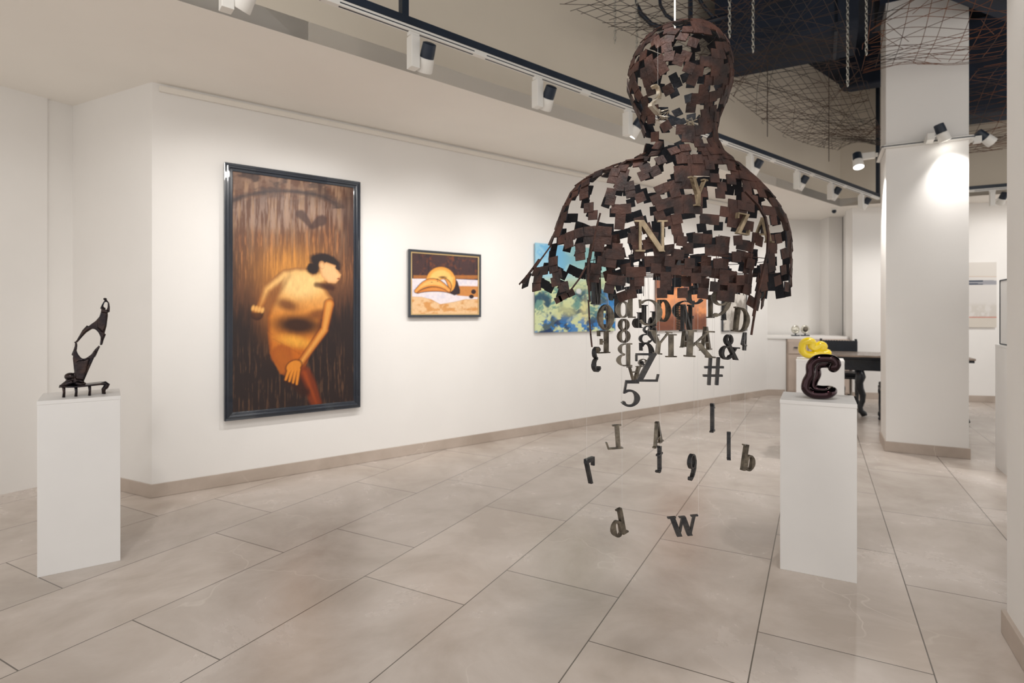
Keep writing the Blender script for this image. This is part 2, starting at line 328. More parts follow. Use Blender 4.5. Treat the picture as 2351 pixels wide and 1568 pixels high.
# ------------------------------------------------------------------ light tracks
tz = 3.05
T0 = (-.215, 3.706); T1 = (5.386, 8.34); tl_ = math.hypot(T1[0]-T0[0], T1[1]-T0[1]); dT = ((T1[0]-T0[0])/tl_, (T1[1]-T0[1])/tl_); nT = (dT[1], -dT[0])
Tb = off(T0, dT, -6)
def bar(mb, a, b, w, z0, z1):
    L = math.hypot(b[0]-a[0], b[1]-a[1]); d = ((b[0]-a[0])/L, (b[1]-a[1])/L); n = (d[1]*w/2, -d[0]*w/2)
    return mb.prism([(a[0]+n[0], a[1]+n[1]), (b[0]+n[0], b[1]+n[1]), (b[0]-n[0], b[1]-n[1]), (a[0]-n[0], a[1]-n[1])], z0, z1)
def track(name, a, b, posts, label, z=tz):
    rt = empty(name, (a[0], a[1], z)); tag(rt, label, 'track')
    bar(MB(), a, b, .045, z, z+.045).build('hanging_beam', M['navy2'], rt)
    tr = bar(MB(), a, b, .036, z-.034, z-.001).build('power_rail', M['lampwhite'], rt, bevel=.002)
    L = math.hypot(b[0]-a[0], b[1]-a[1]); d = ((b[0]-a[0])/L, (b[1]-a[1])/L); n = (d[1], -d[0]); mb = MB(); k = .05
    while k < L-1:
        p_ = off(off(a, d, k), n, .0182); q_ = off(p_, d, .9); bar(mb, p_, q_, .002, z-.022, z-.016)
        p_ = off(a, d, k); q_ = off(p_, d, .9); bar(mb, p_, q_, .010, z-.0352, z-.033); k += 1.0
    s_ = mb.build('slot', M['navy2'], tr); s_.matrix_parent_inverse = Matrix.Identity(4)
    for t in posts:
        p_ = off(a, d, t); MB().prism([off(off(p_, d, -.022), n, -.022), off(off(p_, d, .022), n, -.022), off(off(p_, d, .022), n, .022), off(off(p_, d, -.022), n, .022)], z+.045, ZT).build('post', M['navy2'], rt)
    return rt
Lm = math.hypot(T1[0]-Tb[0], T1[1]-Tb[1])
track('lighting_track', Tb, T1, [online(927, Tb, dT), Lm-.025, 2.0], 'long white lighting track under a black beam in front of the painting wall')
track('lighting_track', off(T1, dA, .06), off(T1, dA, 5), [2.6], 'lighting track under a black beam at the back right')
def lamp(base, d, aim, label, group, lit=False, boxh=.19, side=1, boxdir=None, headoff=None, dim=False):
    # base: point under the rail; d: horizontal rail direction; box hangs along boxdir
    rt = empty('track_spotlight', base); tag(rt, label, 'spotlight', group)
    base = Vector(base); bd = Vector(boxdir or (0, 0, -1)).normalized(); d3 = Vector((d[0], d[1], 0)).normalized()
    n3 = bd.cross(d3).normalized()
    MB().frame_box(base+bd*.012, d3*.035, n3*.014, bd*.012).build('adapter', M['lampwhite'], rt, bevel=.002)
    MB().frame_box(base+bd*(.024+boxh/2), d3*.028, n3*.032, bd*boxh/2).build('driver_box', M['lampwhite'], rt, bevel=.003)
    aim = Vector(aim).normalized(); c = base+bd*(boxh*.72)+Vector(headoff if headoff else (d3*.088*side))
    hd = MB().lathe([(.040, -.005), (.046, .0), (.050, .075), (.047, .080), (.044, .074), (.040, .060)], c, 28, aim).build('lamp_head', M['lampwhite'], rt, smooth='auto')
    MB().lathe([(.030, -.088), (.040, -.084), (.0425, -.03), (.042, .002), (.03, .003)], c, 28, aim).build('heat_sink', M['navy2'], rt, smooth='auto')
    MB().lathe([(.040, .060), (.043, .0655)] if not (lit or dim) else [(.040, .0605), (.0455, .0775)], c, 28, aim).build('lens', M['lens'] if lit else M['lensdim'], rt)
    MB().tube([base+bd*(boxh*.72+.0), c], .008, 8).build('swivel', M['lampwhite'], rt)
    return c, aim
toW = Vector((-nW[0], -nW[1], 0))
glamp = 'white spotlights on the long track'
px = [(520, 'nearest white spotlight on the long track, cut by the top edge'), (949, 'white spotlight on the long track up right of the tall painting'),
      (1234, 'white spotlight on the long track left of the sculpture head'), (1441, 'white spotlight on the long track partly behind the sculpture head'),
      (1722, 'white spotlight on the long track just right of the sculpture neck'), (1830, 'white spotlight on the long track above the right shoulder of the bust'),
      (1907, 'second white spotlight from the far end of the long track'), (1977, 'last white spotlight at the far end of the long track')]
WP = []
for i, (u, lab) in enumerate(px):
    t = online(u, Tb, dT); p_ = off(Tb, dT, t)
    dirs = toW*.75+Vector((0, 0, -1.0))+Vector((dT[0], dT[1], 0))*(.0 if i > 2 else .12)
    if i in (0, 3): dirs = toW*.35+Vector((0, 0, -1.0))-Vector((1, 0, 0))*.45
    c, am = lamp((p_[0], p_[1], tz-.034), dT, dirs, lab, glamp, dim=i in (0, 3), headoff=Vector((.075, .03, 0)) if i else Vector((.085, .03, .02)))
    WP.append((p_, c))
# beams of the track lamps on the painting wall
def wallpos(s_, z): q_ = off(W0, dW, s_); return (q_[0], q_[1], z)
for i, (p_, c) in enumerate(WP):
    s_ = (p_[0]-W0[0])*dW[0]+(p_[1]-W0[1])*dW[1]
    tg = wallpos(s_+(.15 if i else .55), 1.45)
    am = (Vector(tg)-c).normalized(); spot(c+am*.09, tg, 48 if i < 6 else 34, 76, .9, .035)
# column rail and its lamps
rz = H+(V0-338)/F*5.52
rr_ = empty('lighting_track', (cA[0], cA[1], rz)); tag(rr_, 'short white lighting rail wrapped round the column', 'track')
RP = ring(CP, .02); o_ = MB()
for i in range(4): bar(o_, RP[i], RP[(i+1) % 4], .034, rz-.018, rz+.018)
o_.build('power_rail', M['lampwhite'], rr_, bevel=.002)
mb = MB(); RQ = ring(CP, .0385)
for i in range(4): bar(mb, RQ[i], RQ[(i+1) % 4], .003, rz-.004, rz+.004)
mb.build('slot', M['navy2'], rr_)
fr = off(off(cA, dA, .33), dB, -.045)
gl2 = 'spotlights on the column rail'
c1, a1 = lamp((fr[0], fr[1], rz), dA, (.34, -.02, -.85), 'lit white spotlight on the front of the column', gl2, lit=True, boxh=.12, boxdir=(-dB[0], -dB[1], .05), headoff=Vector((dA[0]*.09, dA[1]*.09, .035)))
fq = off(off(cA, dB, .26), dA, -.046)
c2, a2 = lamp((fq[0], fq[1], rz), dB, (-.10, -.35, -.9), 'lit white spotlight sticking out from the left side of the column', gl2, lit=True, boxh=.20, boxdir=(-dA[0], -dA[1], -.03), headoff=Vector((-.06, -.04, -.05)))
fe = off(off(off(cA, dA, cw), dB, .2), dA, .045)
c3, a3 = lamp((fe[0], fe[1], rz+.02), dB, (.75, -.1, -.6), 'white spotlight on the right side of the column', gl2, dim=True, boxh=.06, boxdir=(dA[0], dA[1], 0), headoff=Vector((.09, .0, .02)))
spot(c1+a1*.09, Vector(c1)+Vector((dA[0]*.22+dB[0]*.02, dA[1]*.22+dB[1]*.02, -.90)), 34, 104, 1, .04)
spot(c2+a2*.09, (fq[0]-.25, fq[1]-.6, 0), 75, 100, .6, .04)
spot(c3+a3*.09, (fe[0]+1.2, fe[1]-.3, 0), 50, 80, .6, .04)
tb = off(T1, dA, online(2278, T1, dA)); lamp((tb[0], tb[1], tz-.034), dA, (.05, .6, -.8), 'white and black spotlight on the back right track', None, headoff=Vector((.11, -.03, .02)))
# ceiling dome camera
pd = fl(1915, 481, ZC) if False else None
Yc = 9.0; dcam = empty('dome_camera', ((1915-U0)/F*Yc, Yc, ZC)); tag(dcam, 'small black dome camera under the far end of the low ceiling', 'security camera')
MB().lathe([(.04, 0), (.042, -.02), (.03, -.035)], dcam.location, 20).build('mount', M['lampwhite'], dcam, smooth='auto')
MB().ball(dcam.location+Vector((0, 0, -.055)), .034).build('dome', M['navy2'], dcam, smooth=True)
# ------------------------------------------------------------------ numpy paint helpers
def _h(ix, iy, seed): 
    v = np.sin(ix*127.1+iy*311.7+seed*74.7)*43758.5453; return v-np.floor(v)
def vn(x, y, seed=0):
    ix, iy = np.floor(x), np.floor(y); fx, fy = x-ix, y-iy; fx = fx*fx*(3-2*fx); fy = fy*fy*(3-2*fy)
    return (_h(ix, iy, seed)*(1-fx)+_h(ix+1, iy, seed)*fx)*(1-fy)+(_h(ix, iy+1, seed)*(1-fx)+_h(ix+1, iy+1, seed)*fx)*fy
def fbm(x, y, seed=0, o=4):
    r = 0; a = .5; s_ = 0
    for i in range(o): r = r+a*vn(x*2**i, y*2**i, seed+i); s_ += a; a *= .55
    return r/s_
def sm(a, b, x): t = np.clip((x-a)/(b-a), 0, 1); return t*t*(3-2*t)
def mixc(c, col, m): return c*(1-m[..., None])+np.array(col)*m[..., None]
def seg(x, y, a, b, ra, rb):              # signed distance to a tapered capsule
    dx, dy = b[0]-a[0], b[1]-a[1]; t = np.clip(((x-a[0])*dx+(y-a[1])*dy)/(dx*dx+dy*dy), 0, 1)
    return np.hypot(x-a[0]-dx*t, y-a[1]-dy*t)-(ra+(rb-ra)*t)
def ell(x, y, cx, cy, rx, ry, rot=0):
    c, s_ = math.cos(rot), math.sin(rot); X = (x-cx)*c+(y-cy)*s_; Y = -(x-cx)*s_+(y-cy)*c; return (np.hypot(X/rx, Y/ry)-1)*min(rx, ry)
def pol(x, y, P):
    d = np.full(x.shape, 1e9); ins = np.zeros(x.shape, bool); n = len(P)
    for i in range(n):
        a, b = P[i], P[(i+1) % n]; d = np.minimum(d, seg(x, y, a, b, 0, 0))
        c = ((a[1] > y) != (b[1] > y)) & (x < (b[0]-a[0])*(y-a[1])/((b[1]-a[1]) or 1e-9)+a[0]); ins ^= c
    return np.where(ins, -d, d)
def lin(c): return tuple((v/255)**2.2 for v in c)
def nude(x, y):
    st = fbm(x*.055, y*.006, 3); st2 = fbm(x*.14, y*.010, 9); big = fbm(x*.008, y*.006, 5)
    c = np.zeros(x.shape+(3,))+np.array(lin((112, 76, 54)))
    c = mixc(c, lin((172, 140, 112)), sm(.45, .7, st)*sm(700, 300, y)*.9)
    c = mixc(c, lin((192, 134, 88)), sm(.50, .72, st2)*sm(150, 700, y)*sm(900, 500, y)*.8)
    c = mixc(c, lin((150, 122, 104)), sm(330, 130, y)*.8*sm(.3, .6, fbm(x*.02, y*.03, 6)))
    c = mixc(c, lin((168, 150, 140)), sm(60, 0, ell(x, y, 400, 350, 260, 70))*.5*sm(.4, .6, st2))
    c = mixc(c, lin((66, 48, 46)), sm(.48, .66, fbm(x*.012, y*.02, 21))*sm(350, 160, y)*.8)
    arc = np.abs(np.hypot((x-400)/300, (y-330)/95)-1)*95
    c = mixc(c, lin((58, 42, 44)), sm(26, 4, arc+14*fbm(x*.03, y*.05, 2))*(y < 330)*.85)
    c = mixc(c, lin((80, 54, 48)), sm(8, -8, seg(x, y, (500, 360), (560, 430), 26, 10)+14*(st-.5))*.85)
    c = mixc(c, lin((80, 54, 48)), sm(8, -8, seg(x, y, (610, 395), (560, 430), 30, 14)+14*(st-.5))*.85)
    c = mixc(c, lin((70, 40, 28)), sm(40, -10, ell(x, y, 765, 400, 26, 150))*.6)
    c = mixc(c, lin((46, 34, 36)), sm(780, 1060, y+160*(big-.5)+220*(st2-.5)+.5*np.abs(x-420)-60)*.94)
    c = mixc(c, lin((52, 38, 36)), sm(100, -60, np.abs(x-125)-60)*sm(300, 700, y)*.55*sm(.4, .6, st))
    c = mixc(c, lin((150, 112, 84)), sm(.56, .72, st2)*sm(950, 1200, y)*.35)
    hal = np.exp(-((x-440)/180)**2-((y-650)/120)**2); c = mixc(c, lin((222, 158, 78)), np.clip(hal*1.0*(.25+1.1*st2), 0, .85))
    c = mixc(c, lin((196, 128, 62)), np.clip(np.exp(-((x-330)/60)**2-((y-880)/160)**2)*.5, 0, 1))
    fig = np.minimum.reduce([pol(x, y, [(400, 665), (470, 650), (545, 655), (610, 730), (675, 820), (682, 860), (650, 900), (612, 935), (600, 1000), (570, 1070), (520, 1120), (430, 1140), (360, 1090), (322, 1010), (318, 920), (345, 840), (380, 760)]),
        seg(x, y, (415, 690), (315, 770), 30, 25), seg(x, y, (315, 770), (272, 880), 25, 17), seg(x, y, (272, 880), (262, 900), 26, 30),
        seg(x, y, (560, 730), (640, 690), 42, 36), pol(x, y, [(318, 1000), (330, 1120), (385, 1230), (470, 1262), (520, 1215), (560, 1100), (585, 1000)])])
    bright = lin((238, 190, 122)); mid = lin((214, 140, 60)); low = lin((196, 112, 34))
    m = sm(5, -5, fig+5*(fbm(x*.06, y*.06, 8)-.5)); fc = np.zeros_like(c)+np.array(mid)
    fc = mixc(fc, bright, sm(950, 720, y)); fc = mixc(fc, low, sm(950, 1150, y))
    fc = mixc(fc, lin((250, 214, 150)), sm(20, -50, ell(x, y, 500, 745, 130, 85))*.7)
    fc = mixc(fc, lin((140, 78, 34)), sm(-28, 0, fig)*.75)
    fc = mixc(fc, lin((120, 66, 30)), sm(16, -18, ell(x, y, 400, 760, 14, 70, .5))*.55)
    fc = mixc(fc, lin((96, 48, 26)), sm(26, -14, ell(x, y, 425, 855, 48, 22, .3))*.75)
    fc = mixc(fc, lin((110, 58, 30)), sm(22, -12, ell(x, y, 600, 905, 50, 20, -.15))*.7)
    fc = mixc(fc, lin((52, 26, 20)), sm(34, -26, ell(x, y, 485, 965, 112, 46, .05))*.95)
    fc = mixc(fc, lin((250, 190, 84)), sm(24, -20, ell(x, y, 470, 1055, 80, 26, .2))*.7)
    fc = mixc(fc, lin((110, 56, 22)), sm(9, -6, np.abs(seg(x, y, (350, 1040), (500, 1125), 0, 0)+6*st))*.6)
    fc = mixc(fc, lin((232, 158, 56)), sm(30, -20, ell(x, y, 400, 1150, 40, 60, -.4))*.6)
    fc = fc*(.86+.28*fbm(x*.05, y*.03, 12))[..., None]
    c = c*(1-m[..., None])+fc*m[..., None]
    leg = seg(x, y, (520, 1225), (585, 1390), 42, 34); c = mixc(c, lin((140, 66, 28)), sm(8, -16, leg+14*(st-.5))*.9); c = mixc(c, lin((190, 96, 36)), sm(0, -24, leg+20)*.6)
    leg2 = seg(x, y, (450, 1250), (520, 1330), 46, 30); c = mixc(c, lin((66, 34, 22)), sm(12, -20, leg2+16*(st-.5))*.9)
    th_ = seg(x, y, (395, 1130), (455, 1245), 62, 36); c = mixc(c, lin((176, 98, 36)), sm(6, -14, th_+10*(st-.5))*sm(1300, 1180, y)*.8)
    arm = np.minimum(seg(x, y, (655, 850), (628, 990), 26, 20), seg(x, y, (628, 990), (500, 1170), 22, 17))
    c = mixc(c, lin((110, 54, 24)), sm(10, 0, arm)*.6); c = mixc(c, lin((206, 132, 60)), sm(4, -8, arm)); c = mixc(c, lin((240, 182, 100)), sm(-6, -17, arm)*.6)
    hand = np.minimum.reduce([ell(x, y, 462, 1190, 44, 30, -.5)]+[seg(x, y, (440+i*16, 1200+i*2), (418+i*20, 1262+i*8), 11, 7) for i in range(4)])
    c = mixc(c, lin((90, 42, 18)), sm(9, 1, hand)*.7); c = mixc(c, lin((228, 150, 58)), sm(3, -5, hand))
    for i in range(4): c = mixc(c, lin((140, 76, 26)), sm(3, 0, np.abs(seg(x, y, (448+i*16, 1212+i*2), (430+i*20, 1258+i*8), 0, 0)))*.4)
    fist = ell(x, y, 262, 905, 34, 34); c = mixc(c, lin((60, 32, 22)), sm(6, -6, fist+0*x)*sm(885, 905, y)*.85)
    c = mixc(c, lin((236, 182, 110)), sm(4, -6, np.minimum.reduce([ell(x, y, 240+i*17, 872+i*4, 10, 17, .3) for i in range(4)])))
    hair = np.minimum(ell(x, y, 632, 622, 84, 46, .25), ell(x, y, 566, 656, 34, 32)); c = mixc(c, lin((46, 26, 24)), sm(8, -8, hair+10*(fbm(x*.06, y*.06, 30)-.5)))
    face = np.minimum(pol(x, y, [(600, 640), (640, 622), (690, 640), (702, 668), (720, 690), (712, 715), (690, 738), (650, 735), (612, 700)]), ell(x, y, 616, 640, 17, 24, -.2))
    c = mixc(c, lin((226, 172, 118)), sm(5, -5, face)); c = mixc(c, lin((248, 208, 156)), sm(0, -18, face)*.6)
    c = mixc(c, lin((58, 30, 28)), sm(4, -4, ell(x, y, 702, 655, 15, 9, .5))); c = mixc(c, lin((150, 70, 50)), sm(3, -3, ell(x, y, 706, 712, 8, 4)))
    c = mixc(c, lin((130, 78, 50)), sm(3, -2, np.abs(ell(x, y, 616, 640, 12, 18, -.2)))*.6)
    c = mixc(c, lin((74, 36, 24)), sm(12, -8, seg(x, y, (585, 745), (672, 762), 12, 14))*.8)
    c = np.clip(c, 0, 1)**1.18*.92; return np.clip(c*(.9+.2*fbm(x*.2, y*.05, 40))[..., None], 0, 1)
def banana(x, y):
    n = fbm(x*.012, y*.012, 4); n2 = fbm(x*.03, y*.006, 6)
    c = np.zeros(x.shape+(3,))+np.array(lin((66, 42, 42))); c = mixc(c, lin((120, 62, 30)), sm(.55, .75, n)*.8); c = mixc(c, lin((40, 28, 36)), sm(.5, .7, n2)*.7)
    c = mixc(c, lin((205, 128, 55)), sm(8, -8, np.maximum(np.abs(y-680-8*n)-26, np.where((x > 350) & (x < 1400), -1, 30)))*.9)
    cl = pol(x, y, [(200, 690), (360, 712), (560, 712), (1060, 720), (1400, 735), (1500, 760), (1500, 1045), (1200, 1050), (1000, 1095), (790, 1130), (640, 1050), (480, 1010), (200, 1005)])
    c = mixc(c, lin((226, 216, 220)), sm(6, -6, cl)); c = mixc(c, lin((196, 194, 214)), sm(6, -6, cl)*sm(.5, .7, n)*.4)
    c = mixc(c, lin((226, 186, 140)), sm(-8, 8, cl)*(y > 980)); c = mixc(c, lin((204, 140, 74)), sm(-8, 8, cl)*(y > 980)*sm(.45, .7, fbm(x*.01, y*.014, 11))*.9)
    c = mixc(c, lin((196, 128, 66)), sm(8, -8, pol(x, y, [(1080, 830), (1460, 835), (1460, 1020), (1060, 985)])))
    c = mixc(c, lin((44, 28, 34)), sm(10, -10, pol(x, y, [(1020, 690), (1075, 760), (1115, 900), (1110, 960), (1020, 985), (940, 950), (960, 850)])))
    big = np.maximum(np.hypot((x-800)/240, (y-760)/240)-1, 1-np.hypot((x-835)/84, (y-815)/92))*150; big = np.maximum(big, np.where((y > 900), 30, -99))
    big = np.minimum(big, seg(x, y, (990, 700), (960, 900), 45, 22))
    c = mixc(c, lin((90, 46, 22)), sm(12, 0, big)*.6); c = mixc(c, lin((232, 156, 66)), sm(6, -6, big)); c = mixc(c, lin((248, 206, 120)), sm(-16, -46, big)*.7)
    c = mixc(c, lin((84, 44, 24)), sm(16, -16, ell(x, y, 830, 690, 60, 20))*.9)
    def cres(x0, y0, xm, ym, x1, y1, r): 
        d = 1e9
        P = [((1-t)**2*x0+2*t*(1-t)*xm+t*t*x1, (1-t)**2*y0+2*t*(1-t)*ym+t*t*y1, r*(.3+.7*math.sin(math.pi*min(max(t, .05), .95)))) for t in np.linspace(0, 1, 12)]
        for a, b in zip(P, P[1:]): d = np.minimum(d, seg(x, y, a[:2], b[:2], a[2], b[2]))
        return d
    for P_, cc, c3 in (((420, 935, 700, 830, 940, 930, 34), (200, 118, 46), (232, 164, 92)), ((880, 720, 960, 800, 950, 890, 26), (216, 140, 58), (240, 190, 110)), ((395, 915, 650, 640, 930, 900, 62), (222, 142, 62), (242, 192, 112))):
        d = cres(*P_); c = mixc(c, lin((46, 26, 30)), sm(18, 2, d)*.95); c = mixc(c, lin(cc), sm(5, -5, d)); c = mixc(c, lin(c3), sm(-10, -40, d)*.7)
    c = mixc(c, lin((72, 36, 20)), sm(6, -4, np.minimum.reduce([ell(x, y, 745, 720, 14, 9), ell(x, y, 650, 770, 12, 6), ell(x, y, 745, 752, 9, 7)]))*.8)
    c = mixc(c, lin((40, 18, 26)), sm(6, -6, np.minimum(ell(x, y, 1335, 925, 40, 38), ell(x, y, 1300, 1005, 40, 32))))
    return np.clip(c*(.9+.2*fbm(x*.05, y*.05, 40))[..., None], 0, 1)
def blue(x, y):
    w = fbm(x*.006, y*.006, 1)*220; n = fbm((x+w)*.009, (y+w)*.009, 3); n2 = fbm((x-w)*.014, (y+w)*.02, 8); n3 = fbm(x*.03, y*.03, 15)
    c = np.zeros(x.shape+(3,))+np.array(lin((150, 200, 224))); c = mixc(c, lin((110, 178, 220)), sm(.45, .6, n)); 
    c = mixc(c, lin((205, 214, 160)), sm(330, 520, y+90*(n-.5)+.12*(x-400))*.95)
    c = mixc(c, lin((150, 196, 180)), sm(500, 300, y)*sm(300, 600, x)*.7)
    c = mixc(c, lin((66, 130, 130)), sm(.5, .62, n2)*sm(430, 560, y)*.85); c = mixc(c, lin((30, 66, 92)), sm(.56, .68, n)*sm(480, 620, y)*.9)
    c = mixc(c, lin((206, 208, 150)), sm(30, -60, ell(x, y, 430, 790, 110, 130, -.2))*.7)
    c = mixc(c, lin((214, 200, 140)), sm(20, -40, ell(x, y, 620, 780, 50, 150))*.7)
    c = mixc(c, lin((20, 50, 96)), sm(.46, .58, n2+.2*(n3-.5))*sm(720, 880, y)*.9); c = mixc(c, lin((36, 116, 186)), sm(.5, .6, n3)*sm(760, 900, y)*.9)
    c = mixc(c, lin((40, 128, 200)), sm(740, 800, x)*sm(480, 650, y)*sm(.4, .6, n3)*.9)
    c = mixc(c, lin((222, 226, 226)), sm(8, -8, ell(x, y, 560, 560, 26, 26))*.8)
    return np.clip(c, 0, 1)
def copper(x, y):
    n = fbm(x*.01, y*.01, 2); n2 = fbm(x*.02, y*.014, 7); c = np.zeros(x.shape+(3,))+np.array(lin((150, 92, 66)))
    c = mixc(c, lin((224, 140, 84)), sm(.45, .65, n)); c = mixc(c, lin((86, 54, 60)), sm(.55, .7, n2)*.8); c = mixc(c, lin((250, 150, 30)), sm(20, -40, ell(x, y, 1610, 340, 70, 60))*.9)
    c = mixc(c, lin((236, 160, 110)), sm(520, 640, y)*sm(820, 700, y)*.6); c = mixc(c, lin((110, 62, 40)), sm(800, 860, y)*.85)
    return np.clip(c, 0, 1)
def plain(x, y):
    n = fbm(x*.02, y*.01, 2); c = np.zeros(x.shape+(3,))+np.array(lin((206, 200, 192))); return mixc(c, lin((120, 112, 104)), sm(.5, .66, n)*.8)
def stripes(x, y):                        # region (2200,400) scale 4.355
    n = fbm(x*.02, y*.02, 3); c = np.zeros(x.shape+(3,))+np.array(lin((214, 210, 206))); c = mixc(c, lin((212, 206, 198)), sm(1140, 1020, y)*(y < 1025)*.8)
    c = mixc(c, lin((196, 166, 140)), sm(5, 0, np.abs(y-1024))); c = mixc(c, lin((150, 150, 156)), (np.abs(y-1083) < 22)*1.)
    c = mixc(c, lin((34, 50, 74)), ((np.abs(y-1067) < 7) | (np.abs(y-1100) < 7))*(x < 246)*1.); c = mixc(c, lin((200, 194, 186)), sm(.4, .6, n)*sm(1270, 1330, y)*.8)
    c = mixc(c, lin((190, 96, 70)), sm(7, 2, np.abs(y-1430))); c = mixc(c, lin((208, 200, 188)), (y > 1440)*.9); return c
def canvas(name, fn, org, sc, corners, P0, d, n, depth, nx, ny, par, standoff, inset=0.):
    # corners in photo px of the visible front face; the canvas itself lies in the plane P0+n*standoff
    Q = off(P0, n, standoff); t0, za, _, _ = onplane(*corners[0], Q, d); t1, zb, _, _ = onplane(*corners[1], Q, d); _, zc, _, _ = onplane(*corners[2], Q, d); _, zd, _, _ = onplane(*corners[3], Q, d)
    z1 = (za+zb)/2; z0 = (zc+zd)/2; t0 += inset; t1 -= inset; z0 += inset; z1 -= inset
    if name:
        T, Z = np.meshgrid(np.linspace(t0, t1, nx), np.linspace(z0, z1, ny)); X = Q[0]+d[0]*T; Y = Q[1]+d[1]*T
        px_ = U0+F*X/Y; py_ = V0-F*(Z-H)/Y; col = fn((px_-org[0])*sc, (py_-org[1])*sc)
        ox, oy = X.mean(), Y.mean(); vs = np.stack([X, Y, Z], -1).reshape(-1, 3)
        idx = np.arange(nx*ny).reshape(ny, nx); q = np.stack([idx[:-1, :-1], idx[:-1, 1:], idx[1:, 1:], idx[1:, :-1]], -1).reshape(-1, 4)
        me = bpy.data.meshes.new(name); me.from_pydata(vs.tolist(), [], q.tolist())
        ca = me.color_attributes.new('paint', 'FLOAT_COLOR', 'POINT'); buf = np.ones((nx*ny, 4)); buf[:, :3] = col.reshape(-1, 3); ca.data.foreach_set('color', buf.ravel().astype(np.float32)); me.materials.append(M['oil'])
        # stretcher sides and back so the canvas has thickness
        bm = bmesh.new(); bm.from_mesh(me); bm.normal_update()
        r = bmesh.ops.extrude_face_region(bm, geom=bm.faces[:]); 
        for v in [g for g in r['geom'] if isinstance(g, bmesh.types.BMVert)]: v.co -= Vector((n[0], n[1], 0))*depth
        bmesh.ops.recalc_face_normals(bm, faces=bm.faces); bm.to_mesh(me); bm.free()
        o = bpy.data.objects.new(name, me); C.objects.link(o)
        if par: o.parent = par; o.matrix_parent_inverse = Matrix.Translation(-par.location)
    else: o = None
    return o, t0, t1, z0, z1, Q
def frame(par, Q, d, n, t0, t1, z0, z1, w, dep0, dep1, m, name='frame', bev=.004):
    # mitred frame: outer rect t0..t1,z0..z1, width w, from depth dep0 (back) to dep1 (front) along n
    def P3(t, z, e): return (Q[0]+d[0]*t+n[0]*e, Q[1]+d[1]*t+n[1]*e, z)
    o = [(t0, z0), (t1, z0), (t1, z1), (t0, z1)]; i = [(t0+w, z0+w), (t1-w, z0+w), (t1-w, z1-w), (t0+w, z1-w)]
    vs = [P3(*p, dep0) for p in o]+[P3(*p, dep0) for p in i]+[P3(*p, dep1) for p in o]+[P3(*p, dep1-w*.12) for p in i]
    fs = []
    for k in range(4):
        j = (k+1) % 4; fs += [(k, j, 4+j, 4+k), (8+k, 8+j, 12+j, 12+k), (k, j, 8+j, 8+k), (4+k, 4+j, 12+j, 12+k)]
    return MB().add(vs, fs).build(name, m, par, bevel=bev)
n3 = nW
def wall_art(name, label, cat, corners, fn, org, sc, nx, ny, standoff=.05, fw=None, slip=None, dep=.02):
    q = onplane(*corners[0], off(W0, nW, standoff), dW); rt = empty(name, (q[2], q[3], 1.0)); tag(rt, label, cat)
    if fw:
        _, t0, t1, z0, z1, Q = canvas(None, None, None, None, corners, W0, dW, nW, 0, 0, 0, None, standoff)
        rt.location.z = z0; bpy.context.view_layer.update()
        frame(rt, Q, dW, nW, t0, t1, z0, z1, fw, -.028, 0, M['frameblack'])
        if cat == 'painting' and fw > .04:
            frame(rt, Q, dW, nW, t0+fw*.30, t1-fw*.30, z0+fw*.30, z1-fw*.30, fw*.36, -.01, .008, M['frameblack'], 'moulding', .006)
        if slip: frame(rt, Q, dW, nW, t0+fw*.98, t1-fw*.98, z0+fw*.98, z1-fw*.98, slip, -.02, -.005, M['gold'], 'inner_slip', .001)
        canvas('canvas', fn, org, sc, corners, W0, dW, nW, .01, nx, ny, rt, standoff-.012, inset=fw*.9+(slip or 0)*.8)
        MB().prism([off(off(Q, dW, t0+.05), nW, -.03), off(off(Q, dW, t1-.05), nW, -.03), off(off(Q, dW, t1-.05), nW, -.026), off(off(Q, dW, t0+.05), nW, -.026)], z0+.05, z1-.05).build('backing_board', M['palewood'], rt)
    else:
        _, t0, t1, z0, z1, Q = canvas('canvas', fn, org, sc, corners, W0, dW, nW, dep, nx, ny, rt, standoff)
        MB().prism([off(off(Q, dW, t0+.04), nW, -standoff+.001), off(off(Q, dW, t1-.04), nW, -standoff+.001), off(off(Q, dW, t1-.04), nW, -dep+.001), off(off(Q, dW, t0+.04), nW, -dep+.001)], z0+.04, z1-.04).build('stretcher', M['palewood'], rt)
    return rt
wall_art('framed_painting', 'tall dark-framed painting of a nude woman in ochre and brown', 'painting', [(515, 371), (828, 418), (828, 935), (515, 968)], nude, (480, 340), 2.375, 230, 420, .06, .062)
wall_art('framed_painting', 'small black-framed still life of bananas on a white cloth', 'painting', [(939, 570.5), (1105, 585), (1102, 728), (935, 729)], banana, (900, 540), 7.129, 190, 170, .045, .024, .012)
wall_art('canvas_painting', 'unframed blue, green and yellow abstract canvas behind the left arm of the bust', 'painting', [(1230, 562), (1413, 571), (1413, 759), (1229, 764)], blue, (1200, 540), 4.354, 200, 200, .04)
wall_art('canvas_painting', 'unframed copper and orange abstract canvas behind the bust', 'painting', [(1508, 585), (1622, 592), (1622, 757), (1508, 758)], copper, (1200, 540), 4.354, 110, 150, .04)
wall_art('framed_picture', 'small grey picture in a thin black frame behind the bust, last on the wall', 'picture', [(1660, 662), (1716, 666), (1716, 759), (1660, 762)], plain, (1200, 540), 4.354, 60, 80, .035, .014)
